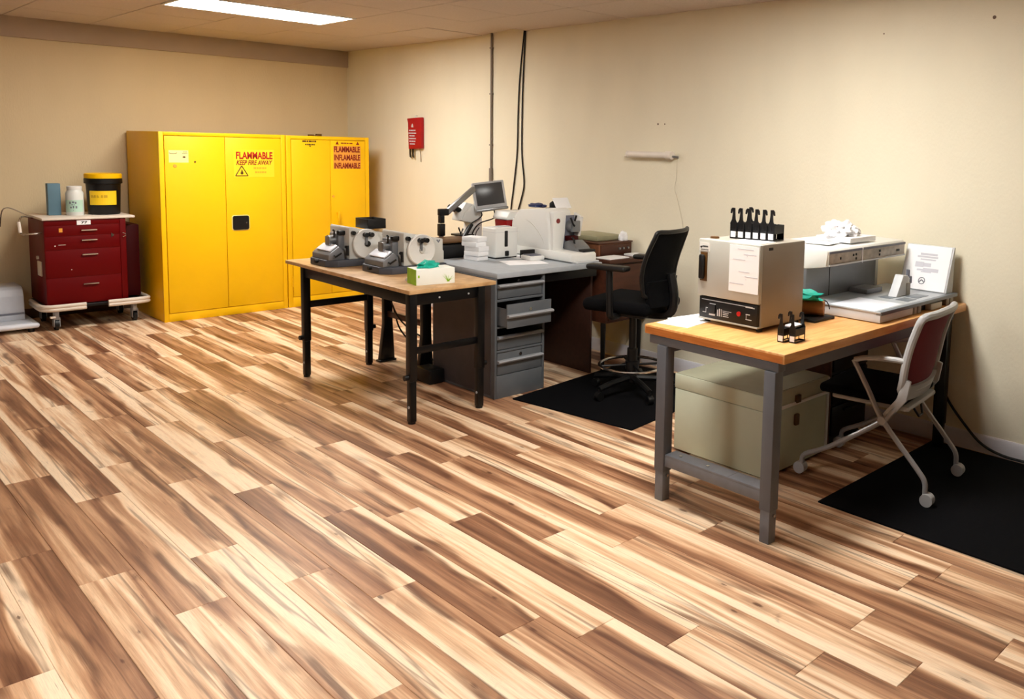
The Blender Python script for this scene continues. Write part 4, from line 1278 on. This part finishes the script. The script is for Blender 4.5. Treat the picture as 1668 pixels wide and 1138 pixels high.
part('back_frame', MB().tube(loop, 0.014, 8, closed=True, sub=3), 'black', ch, local=True)
part('back_support', MB().tube([(0, -0.10, 0.54), (0, -0.26, 0.56), (0, -0.295, 0.66), (0, -0.27, 0.82)], 0.030, 10, sub=5), 'black', ch, local=True)
part('lumbar_pad', curved_panel(0.19, [0.62, 0.66, 0.74, 0.78], [-0.245, -0.23, -0.222, -0.23], 0.03, 0.04), 'black_fabric', ch, local=True)
for s_ in (-1, 1):
    ar = part('armrest', MB().tube([(s_*0.20, 0.0, 0.55), (s_*0.285, 0.0, 0.56), (s_*0.30, 0.0, 0.62), (s_*0.295, 0.01, 0.855)], 0.022, 10, sub=4), 'black', ch, local=True)
    part('arm_pad', MB().box(s_*0.295-0.045, s_*0.295+0.045, -0.12, 0.16, 0.85, 0.882, 0.014, seg=3), 'black', ar, local=True)

# ------------------------------------------------------------------ wooden workbench
WZ = 0.812
wb_ = thing('workbench', 'wood-topped workbench on grey steel legs reaching to the wall', 'workbench', (3.65, 2.25, 0))
part('bench_top', MB().box(2.775, 4.535, 1.862, 2.642, 0.768, WZ, 0.008), 'bench_wood', wb_)
part('front_edge', MB().box(2.7742, 2.776, 1.872, 2.632, 0.772, 0.802), 'bench_wood_edge', wb_)
part('end_channel', MB().box(2.782, 2.835, 1.895, 2.612, 0.728, 0.7675, 0.004), 'bench_steel', wb_)
part('end_channel', MB().box(4.40, 4.45, 1.895, 2.612, 0.728, 0.7675, 0.004), 'bench_steel', wb_)
part('side_rail', MB().box(2.835, 4.40, 1.93, 1.96, 0.69, 0.7675, 0.003), 'bench_steel', wb_)
part('side_rail', MB().box(2.835, 4.40, 2.52, 2.55, 0.69, 0.7675, 0.003), 'bench_steel', wb_)
for (x, y) in ((2.774, 1.903), (2.774, 2.500), (4.395, 1.903), (4.395, 2.500)):
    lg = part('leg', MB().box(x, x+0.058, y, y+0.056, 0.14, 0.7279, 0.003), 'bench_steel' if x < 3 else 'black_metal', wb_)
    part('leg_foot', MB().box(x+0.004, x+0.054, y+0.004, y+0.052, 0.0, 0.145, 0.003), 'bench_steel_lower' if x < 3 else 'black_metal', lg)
    part('bolt', MB().cyl((x+0.03, y-0.004, 0.12), (x+0.03, y+0.004, 0.12), 0.007, n=8), 'chrome', lg)
st_ = part('stretcher', MB().box(2.784, 2.864, 1.9592, 2.4998, 0.212, 0.224, 0.002).box(2.784, 2.790, 1.9592, 2.4998, 0.168, 0.214, 0.002), 'bench_steel_lower', wb_)
for y in (2.43, 2.27):
    part('bolt', MB().cyl((2.815, y, 0.224), (2.815, y, 0.228), 0.008, n=10), 'chrome', st_)
part('seam', MB().box(2.786, 2.862, 2.135, 2.138, 0.2235, 0.2246), 'bench_steel', st_)

# ------------------------------------------------------------------ oven and things on the bench
ov = thing('drying_oven', 'beige bench oven with black control panel and taped instruction sheets', 'oven', (3.20, 2.34, WZ))
part('cabinet', MB().box(3.030, 3.362, 2.168, 2.512, WZ+0.018, 1.206, 0.005), 'oven_side_shaded', ov)
dr = part('door', MB().box(3.004, 3.0295, 2.166, 2.520, 0.940, 1.206, 0.006), 'oven_front', ov)
hb = MB().box(2.978, 2.998, 2.472, 2.500, 1.020, 1.135, 0.008)
hb.box(2.99, 3.006, 2.476, 2.496, 1.030, 1.045, 0.003).box(2.99, 3.006, 2.476, 2.496, 1.11, 1.125, 0.003)
part('handle', hb, 'black', dr)
part('handle_plate', MB().box(3.0005, 3.0045, 2.464, 2.506, 1.010, 1.145, 0.002), 'print_brown', dr)
part('name_plate', MB().box(3.0025, 3.0045, 2.452, 2.512, 1.150, 1.190), 'white_plastic', dr)
pr = strips(MB(), (3.0022, 2.478, 1.172), WU, WV, WN, 0.036, 0.016, 1, seed=31, fill=(1, 1))
strips(pr, (3.0022, 2.482, 1.157), WU, WV, WN, 0.045, 0.008, 1, seed=32, fill=(1, 1))
pr.prism([(2.496, 1.168), (2.503, 1.174), (2.510, 1.168), (2.503, 1.162)], 'x', 3.0018, 3.0024)
part('printing', pr, 'print_black', dr)
cp = part('control_panel', MB().box(3.010, 3.0302, 2.176, 2.510, WZ+0.026, 0.936, 0.002), 'black', ov)
part('panel_trim', MB().box(3.008, 3.0303, 2.172, 2.512, WZ+0.018, WZ+0.026, 0.001), 'oven_front', ov)
pr = MB()
xx = 3.0094
for (ya, yb, za, zb) in ((2.495, 2.20, 0.922, 0.9245), (2.488, 2.470, 0.862, 0.865), (2.470, 2.468, 0.862, 0.885), (2.470, 2.458, 0.884, 0.887), (2.450, 2.415, 0.853, 0.861), (2.448, 2.412, 0.906, 0.909),
                         (2.402, 2.398, 0.855, 0.885), (2.392, 2.385, 0.855, 0.890), (2.378, 2.375, 0.855, 0.890), (2.370, 2.32, 0.882, 0.884), (2.368, 2.335, 0.874, 0.877), (2.368, 2.338, 0.866, 0.869), (2.368, 2.335, 0.857, 0.860),
                         (2.238, 2.215, 0.886, 0.889), (2.236, 2.234, 0.866, 0.886), (2.238, 2.205, 0.863, 0.866), (2.24, 2.19, 0.918, 0.922)):
    pr.box(xx-0.0004, xx+0.0008, min(ya, yb), max(ya, yb), za, zb)
part('printing', pr, 'grey_white', cp)
part('dial', MB().box(3.004, 3.0105, 2.412, 2.452, 0.864, 0.905, 0.006), 'slot_dark', cp)
part('pilot_lamp', MB().cyl((3.004, 2.275, 0.884), (3.011, 2.275, 0.884), 0.011, n=16), 'red_lamp', cp)
for (x, y) in ((3.05, 2.19), (3.05, 2.49), (3.34, 2.19), (3.34, 2.49)):
    part('foot', MB().cyl((x, y, WZ), (x, y, WZ+0.019), 0.014, n=12), 'black', ov)
part('vent', MB().box(3.07, 3.10, 2.1655, 2.169, 1.178, 1.190), 'slot_dark', ov)
pp = MB().box(3.0015, 3.0035, 2.170, 2.335, 0.985, 1.196)
p_ = part('instruction_sheet', pp, 'white_paper', dr)
pr = MB()
for (yc_, z, L) in ((2.245, 1.180, 0.09), (2.22, 1.158, 0.07), (2.235, 1.150, 0.004), (2.28, 1.132, 0.07), (2.25, 1.078, 0.06), (2.21, 1.058, 0.07), (2.238, 1.045, 0.004), (2.29, 1.022, 0.08)):
    pr.box(3.0008, 3.0016, yc_-L/2, yc_+L/2, z-0.0016, z+0.0016)
part('printing', pr, 'print_faint', p_)
solo('paper_note', MB().box(3.03, 3.17, 2.20, 2.36, 1.206, 1.2075), 'white_paper', 'white sheet lying on top of the oven under the racks', 'paper', (3.10, 2.28, 1.206))
solo('cap', MB().lathe([(0, 0), (0.022, 0), (0.020, 0.008), (0, 0.010)], (3.065, 2.475, 1.206), 16), 'print_brown', 'small dark cap on the oven top beside the racks', 'cap', (3.065, 2.475, 1.206))
sheet('paper_sheet', (2.945, 2.545, WZ), 0.21, 0.17, 8, 'white paper sheet on the workbench left of the oven', th=0.002)
sheet('paper_sheet', (3.03, 2.575, WZ+0.0022), 0.20, 0.12, -8, 'second white sheet partly under the oven side on the workbench', th=0.001)

def make_rack(name, label, hook, loc, group, two=False, rz=0.0):
    """slide rack: front frame with a tapering hooked handle, basket behind, white tag"""
    t = thing(name, label, 'slide rack', loc, rz, group)
    def frame(x):
        m = MB()
        m.box(x-0.002, x+0.002, -0.0155, -0.0120, 0.0, 0.062, 0.001)
        m.box(x-0.002, x+0.002, 0.0120, 0.0155, 0.0, 0.062, 0.001)
        m.box(x-0.002, x+0.002, -0.0155, 0.0155, 0.0, 0.006, 0.001)
        m.box(x-0.002, x+0.002, -0.0155, 0.0155, 0.030, 0.038, 0.001)
        m.box(x-0.002, x+0.002, -0.0020, 0.0020, 0.036, 0.060, 0.001)
        h = hook
        m.prism([(-0.0155, 0.056), (0.0155, 0.056), (0.0155, 0.062), (0.008, 0.076), (0.005, 0.100), (0.005, 0.116), (-0.005, 0.116), (-0.006, 0.098), (-0.008, 0.076), (-0.0155, 0.062)], 'x', x-0.002, x+0.002)
        m.prism([(h*0.008, 0.123), (h*-0.005, 0.122), (h*-0.005, 0.112), (h*0.005, 0.114), (h*0.010, 0.100), (h*0.0155, 0.101), (h*0.0140, 0.116)], 'x', x-0.002, x+0.002)
        return m
    part('front_frame', frame(-0.04), 'black', t, local=True)
    bk_ = frame(0.04) if two else MB().box(0.038, 0.042, -0.0155, 0.0155, 0.0, 0.062, 0.001)
    part('back_frame', bk_, 'black', t, local=True)
    bs_ = MB()
    for y in (-0.0137, 0.0137):
        bs_.box(-0.04, 0.04, y-0.0015, y+0.0015, 0.0, 0.004)
        bs_.box(-0.04, 0.04, y-0.0015, y+0.0015, 0.050, 0.060)
    bs_.box(-0.04, 0.04, -0.0137, 0.0137, 0.028, 0.056)
    part('basket', bs_, 'black', t, local=True)
    part('tag', MB().box(-0.0432, -0.0421, -0.0112, 0.0112, 0.006, 0.029), 'white_paper', t, local=True)
    return t
NAM = ['leftmost', 'second from the left', 'third from the left', 'fourth from the left', 'fifth from the left', 'rightmost']
for i in range(6):
    u = i/5
    make_rack('slide_rack', '%s black slide rack in the row on the oven' % NAM[i], 1 if i < 3 else -1, (3.170+0.045*u, 2.418-0.182*u, 1.2077), 'slide racks on the oven', rz=0.12).scale = (1.15, 1.15, 1.17)
make_rack('slide_rack', 'black slide rack standing behind the row on the oven', -1, (3.285, 2.425, 1.2062), 'slide racks on the oven', rz=0.3).scale = (0.8, 1.15, 1.17)
make_rack('slide_rack', 'left black slide rack of the pair on the workbench', 1, (2.985, 2.004, WZ), 'slide racks on the bench', True, rz=0.06)
make_rack('slide_rack', 'right black slide rack of the pair on the workbench', 1, (3.010, 1.962, WZ), 'slide racks on the bench', True, rz=0.06)
solo('slide_mailer', MB().box(-0.03, 0.05, -0.022, 0.022, 0, 0.008, 0.001), 'white_paper', 'white slide mailer lying across the two racks on the workbench', 'slide mailer', (3.010, 1.985, WZ+0.0622), local=True, rz=0.06)

# brown roll, dark tray and teal gloves between the oven and the embedding station
solo('dark_tray', MB().box(3.40, 3.58, 2.12, 2.42, WZ, WZ+0.014, 0.004), 'black', 'flat black tray on the bench under the brown paper roll', 'tray', (3.495, 2.27, WZ))
rl = thing('paper_roll', 'brown kraft paper roll behind the oven on the workbench', 'paper roll', (3.495, 2.25, WZ+0.014))
part('roll', MB().cyl((3.43, 2.36, WZ+0.052), (3.535, 2.155, WZ+0.052), 0.038, n=24), 'cardboard', rl)
part('strap', MB().tube([(3.54+0.012*math.cos(a), 2.160+0.038*math.cos(a), WZ+0.052+0.038*math.sin(a)) for a in [i*PI/6 for i in range(7)]], 0.003, 6), 'black', rl)
solo('glove_pair', crumple((3.495, 2.245, WZ+0.0925), (0.060, 0.085, 0.030), 5.3, 3, 0.5), 'teal', 'crumpled teal gloves lying on the brown paper roll', 'gloves', (3.495, 2.245, WZ+0.084))
solo('appliance_cord', MB().tube([(3.364, 2.30, 1.00), (3.45, 2.33, 0.985), (3.53, 2.335, 0.94), (3.57, 2.40, 0.88), (3.59, 2.47, WZ+0.006)], 0.005, 8, sub=5), 'cable_black', 'black cord arching from the back of the oven', 'cord', (3.59, 2.47, WZ))

# ------------------------------------------------------------------ embedding station
em = thing('embedding_station', 'grey tissue embedding station with overhanging control hood on the workbench', 'embedding station', (4.05, 2.2, WZ))
part('cold_unit', MB().box(3.625, 3.965, 1.902, 2.315, WZ+0.004, WZ+0.054, 0.004), 'grey_white', em)
part('cold_plate', MB().box(3.628, 3.915, 1.935, 2.18, WZ+0.054, WZ+0.060, 0.002), 'cold_plate', em)
part('deck', MB().box(3.62, 4.485, 1.900, 2.33, WZ+0.050, WZ+0.0585, 0.002), 'deck_steel', em)
part('deck_trim', MB().box(3.624, 4.486, 1.896, 1.925, WZ+0.040, WZ+0.059, 0.003), 'deck_dark', em)
part('console_base', MB().box(3.968, 4.48, 1.925, 2.33, WZ+0.002, WZ+0.050, 0.002), 'slot_dark', em)
for xa in (3.975, 4.025, 4.36, 4.41):
    part('drawer_guide', MB().box(xa, xa+0.035, 1.903, 1.926, WZ+0.002, WZ+0.042, 0.002).box(xa+0.008, xa+0.027, 1.9015, 1.904, WZ+0.010, WZ+0.036), 'oven_side_shaded', em)
part('side_drawer', MB().box(4.15, 4.28, 1.892, 1.93, WZ+0.004, WZ+0.036, 0.002), 'oven_front', em)
for (xa, xb_, ya, yb_) in ((4.0, 4.10, 1.95, 2.02), (4.13, 4.26, 1.96, 2.03), (4.0, 4.12, 2.05, 2.12)):
    part('well', MB().box(xa, xb_, ya, yb_, WZ+0.0575, WZ+0.0605, 0.001), 'deck_dark', em)
part('back_panel', MB().box(3.615, 4.33, 2.318, 2.345, WZ+0.055, 1.045, 0.002), 'metal_grey', em)
part('panel_joint', MB().box(3.835, 3.839, 2.316, 2.319, WZ+0.06, 1.04), 'slot_dark', em)
hood = [(2.205, 1.052), (2.196, 1.128), (2.205, 1.140), (2.56, 1.150), (2.60, 1.12), (2.60, WZ+0.03), (2.35, WZ+0.03), (2.35, 1.03), (2.30, 1.035)]
part('hood', MB().prism(hood, 'x', 3.612, 4.42, 0.003), 'white_plastic', em)
pn = part('control_panel', MB().box(3.616, 4.416, 2.190, 2.204, 1.055, 1.130, 0.002), 'panel_worn', em)
part('panel_strip', MB().box(3.616, 4.416, 2.186, 2.191, 1.118, 1.130, 0.001), 'print_grey', pn)
part('panel_strip', MB().box(3.616, 4.416, 2.186, 2.191, 1.055, 1.064, 0.001), 'grey_white', pn)
part('panel_divider', MB().box(3.935, 3.942, 2.1855, 2.1905, 1.050, 1.133), 'white_paper', pn)
for (x, z, wd) in ((3.845, 1.098, 0.010), (3.872, 1.100, 0.010), (3.874, 1.078, 0.008), (3.72, 1.09, 0.008), (4.12, 1.100, 0.016), (4.12, 1.080, 0.012), (4.32, 1.09, 0.03)):
    part('button', MB().box(x, x+wd, 2.186, 2.191, z-0.006, z+0.006, 0.001), 'slot_dark', pn)
part('post', MB().prism([(4.07, WZ+0.058), (4.215, WZ+0.058), (4.215, WZ+0.150), (4.19, WZ+0.165), (4.14, WZ+0.170), (4.11, WZ+0.118)], 'y', 2.05, 2.10, 0.004), 'grey_white', em)
part('post_face', MB().box(4.178, 4.217, 2.046, 2.051, WZ+0.060, WZ+0.125), 'oven_side_shaded', em)
part('dispenser_knob', MB().cyl((4.27, 2.09, WZ+0.15), (4.27, 2.09, WZ+0.185), 0.010, n=12).box(4.255, 4.285, 2.07, 2.11, WZ+0.110, WZ+0.15, 0.005), 'print_grey', em)
part('heater_tray', MB().box(4.03, 4.20, 2.20, 2.31, WZ+0.058, WZ+0.085, 0.003), 'metal_grey', em)
solo('paper_pad', MB().box(3.90, 4.17, 2.24, 2.45, 1.1492, 1.176, 0.003), 'white_paper', 'white pad lying on the embedding station hood', 'paper', (4.03, 2.34, 1.1492))
solo('plastic_bag', crumple((4.00, 2.36, 1.176), (0.095, 0.08, 0.055), 9.4, 4, 0.55), 'white_paper', 'crumpled white plastic bag on top of the embedding station', 'bag', (4.00, 2.36, 1.176))
sheet('paper_note', (3.80, 2.38, 1.1492), 0.16, 0.2, 10, 'loose white sheet on the left of the station hood')
bd_ = thing('instruction_board', 'white instruction sheet on a slanted board against the wall', 'sign', (4.47, 2.06, WZ+0.059))
part('board', MB().prism([(4.395, WZ+0.060), (4.478, WZ+0.060), (4.486, 1.118), (4.474, 1.118)], 'y', 1.925, 2.20, 0.001), 'grey_white', bd_)
P0, P1 = Vector((4.3935, 0, WZ+0.064)), Vector((4.4715, 0, 1.116))
up = (P1-P0).normalized()
nn = Vector((-up.z, 0, up.x))
pg = part('sheet', MB().quad((P0.x, 2.195, P0.z), (0, -0.26, 0), P1-P0, nn*0.001), 'white_paper', bd_)
def bp_(y, f):
    q = P0+(P1-P0)*f
    return Vector((q.x, y, q.z))+nn*0.0012
pr = MB()
for (y, f, wd, ht) in ((2.06, .80, .10, .012), (2.065, .74, .12, .010), (2.06, .68, .09, .008), (2.105, .56, .05, .030), (2.06, .56, .045, .022), (2.035, .45, .09, .02), (2.09, .44, .05, .010), (2.06, .40, .06, .006)):
    pr.quad(bp_(y+wd/2, f)-up*ht/2, (0, -wd, 0), up*ht, nn*0.0005)
part('printing', pr, 'print_faint', pg)
rg = MB().tube([bp_(2.075+0.018*math.cos(a), 0.2)+up*0.018*math.sin(a) for a in [i*PI/8 for i in range(16)]], 0.0022, 6, closed=True)
rg.tube([bp_(2.088, 0.17), bp_(2.075, 0.22), bp_(2.062, 0.18)], 0.003, 6)
part('emblem', rg, 'print_grey', pg)

# ------------------------------------------------------------------ under the workbench
tr = thing('metal_trunk', 'cream metal trunk with a side latch under the workbench', 'trunk', (3.60, 2.62, 0))
part('body', MB().box(3.315, 3.895, 2.325, 2.915, 0.012, 0.345, 0.005), 'trunk_cream', tr)
part('lid', MB().box(3.3145, 3.898, 2.321, 2.918, 0.346, 0.425, 0.005), 'trunk_cream', tr)
part('lid_top', MB().box(3.318, 3.892, 2.328, 2.912, 0.4255, 0.4275), 'trunk_top', tr)
part('lid_strip', MB().box(3.33, 3.885, 2.312, 2.322, 0.335, 0.352, 0.003), 'white_plastic', tr)
part('corner_strip', MB().box(3.875, 3.897, 2.318, 2.326, 0.014, 0.42, 0.002), 'grey_white', tr)
lt = MB().box(3.565, 3.605, 2.306, 2.322, 0.345, 0.385, 0.003).box(3.568, 3.602, 2.308, 2.326, 0.225, 0.285, 0.006)
part('latch', lt, 'print_brown', tr)
part('skid', MB().box(3.34, 3.87, 2.34, 2.90, 0.0, 0.013), 'black', tr)
cu_ = thing('drawer_unit', 'black drawer unit in the shadow under the workbench', 'drawer unit', (4.14, 2.49, 0))
part('body', MB().box(3.97, 4.36, 2.36, 2.62, 0.04, 0.60, 0.004), 'black', cu_)
for i in range(3):
    d = part('drawer', MB().box(3.98, 4.35, 2.346, 2.361, 0.06+0.18*i, 0.225+0.18*i, 0.004), 'black_metal', cu_)
    part('handle', MB().box(4.09, 4.24, 2.332, 2.347, 0.185+0.18*i, 0.20+0.18*i, 0.004), 'black', d)
part('plinth', MB().box(3.99, 4.34, 2.38, 2.60, 0.0, 0.041), 'black', cu_)
part('side_board', MB().box(3.950, 3.968, 2.35, 2.62, 0.0, 0.585, 0.002), 'brown_wood', cu_)
pb = thing('outlet_box', 'white wall outlet box behind the cream trunk', 'outlet', (XW, 3.40, 0.12))
part('box', MB().box(XW-0.05, XW-0.0005, 3.26, 3.38, 0.12, 0.30, 0.004), 'base_white', pb)
part('plug', MB().tube([(XW-0.05, 3.33, 0.20), (XW-0.08, 3.31, 0.20), (XW-0.09, 3.22, 0.17)], 0.007, 8), 'black', pb)
part('trunking', MB().box(XW-0.02, XW-0.0005, 3.40, 3.42, 0.10, 0.75, 0.002), 'base_white', pb)
solo('extension_cord', MB().tube([(XW-0.02, 1.98, 0.36), (XW-0.018, 1.93, 0.25), (XW-0.022, 1.82, 0.13), (XW-0.026, 1.72, 0.05), (XW-0.03, 1.60, 0.018), (XW-0.032, 1.45, 0.017), (XW-0.034, 1.1, 0.017), (XW-0.034, 0.7, 0.017)], 0.0075, 8, sub=6), 'cable_black',
     'black cord dropping from the bench end to the floor along the wall', 'cord', (XW-0.03, 1.2, 0.009))

# ------------------------------------------------------------------ grey nesting chair
nc = thing('nesting_chair', 'grey framed nesting chair with dark red mesh back on casters', 'chair', (3.815, 1.93, 0.009), math.radians(7))
zs = [0.500, 0.56, 0.64, 0.72, 0.80, 0.865]
ys = [-0.165, -0.178, -0.190, -0.205, -0.228, -0.255]
w2 = [0.205, 0.232, 0.242, 0.240, 0.236, 0.232]
part('back_mesh', curved_panel([q-0.015 for q in w2], zs, ys, 0.006, 0.035), 'mesh_red', nc, local=True)
loop = [(w2[j], ys[j]+0.033, zs[j]) for j in range(6)]+[(w2[5]*u, ys[5]+0.035*u*u-0.004, zs[5]+0.012*(1-u*u)) for u in (0.6, 0.2, -0.2, -0.6)]+[(-w2[j], ys[j]+0.033, zs[j]) for j in range(5, -1, -1)]+[(w2[0]*u, ys[0]+0.035*u*u-0.004, zs[0]) for u in (-0.6, -0.2, 0.2, 0.6)]
part('back_frame', MB().tube(loop, 0.019, 10, closed=True, sub=3), 'chair_grey', nc, local=True)
part('lower_spine', curved_panel(0.215, [0.455, 0.485, 0.528], [-0.148, -0.158, -0.172], 0.024, 0.035), 'chair_grey', nc, local=True)
part('seat', MB().box(-0.225, 0.225, -0.15, 0.28, 0.430, 0.475, 0.020, seg=3), 'black_fabric', nc, local=True)
part('seat_pan', MB().box(-0.20, 0.20, -0.17, 0.22, 0.405, 0.432, 0.012), 'chair_grey', nc, local=True)
part('tilt_spring', MB().tube([(-0.06, -0.14, 0.40), (-0.02, -0.16, 0.345), (0.03, -0.16, 0.345), (0.06, -0.14, 0.40)], 0.006, 8), 'black', nc, local=True)
for s_ in (-1, 1):
    part('armrest', MB().tube([(s_*0.243, -0.165, 0.655), (s_*0.255, -0.10, 0.660), (s_*0.258, 0.02, 0.650), (s_*0.256, 0.085, 0.630)], 0.013, 10, sub=4), 'chair_grey', nc, local=True)
    rl_ = part('rear_leg', MB().tube([(s_*0.256, 0.090, 0.630), (s_*0.252, 0.015, 0.50), (s_*0.248, -0.065, 0.36), (s_*0.240, -0.235, 0.165), (s_*0.238, -0.275, 0.110), (s_*0.238, -0.280, 0.055)], 0.0125, 10, sub=4), 'chair_tube', nc, local=True)
    part('caster', MB().cyl((s_*0.238-0.022, -0.292, 0.030), (s_*0.238+0.022, -0.292, 0.030), 0.030, n=18).cyl((s_*0.238, -0.280, 0.03), (s_*0.238, -0.280, 0.07), 0.012, n=10), 'caster_grey', rl_, local=True)
    fl_ = part('front_leg', MB().tube([(s_*0.215, -0.150, 0.470), (s_*0.240, -0.10, 0.40), (s_*0.246, -0.05, 0.345), (s_*0.246, 0.20, 0.17), (s_*0.240, 0.33, 0.10), (s_*0.240, 0.345, 0.055)], 0.0125, 10, sub=4), 'chair_tube', nc, local=True)
    part('caster', MB().cyl((s_*0.240-0.022, 0.352, 0.030), (s_*0.240+0.022, 0.352, 0.030), 0.030, n=18).cyl((s_*0.240, 0.345, 0.03), (s_*0.240, 0.345, 0.07), 0.012, n=10), 'caster_grey', fl_, local=True)
    part('side_bracket', MB().prism([(-0.150, 0.575), (-0.185, 0.565), (-0.170, 0.470), (-0.075, 0.345), (-0.045, 0.372), (-0.120, 0.470)], 'x', s_*0.222, s_*0.242, 0.005), 'chair_grey', nc, local=True)
    part('pivot', MB().cyl((s_*0.232, -0.062, 0.360), (s_*0.262, -0.062, 0.360), 0.020, n=14), 'chair_grey', nc, local=True)
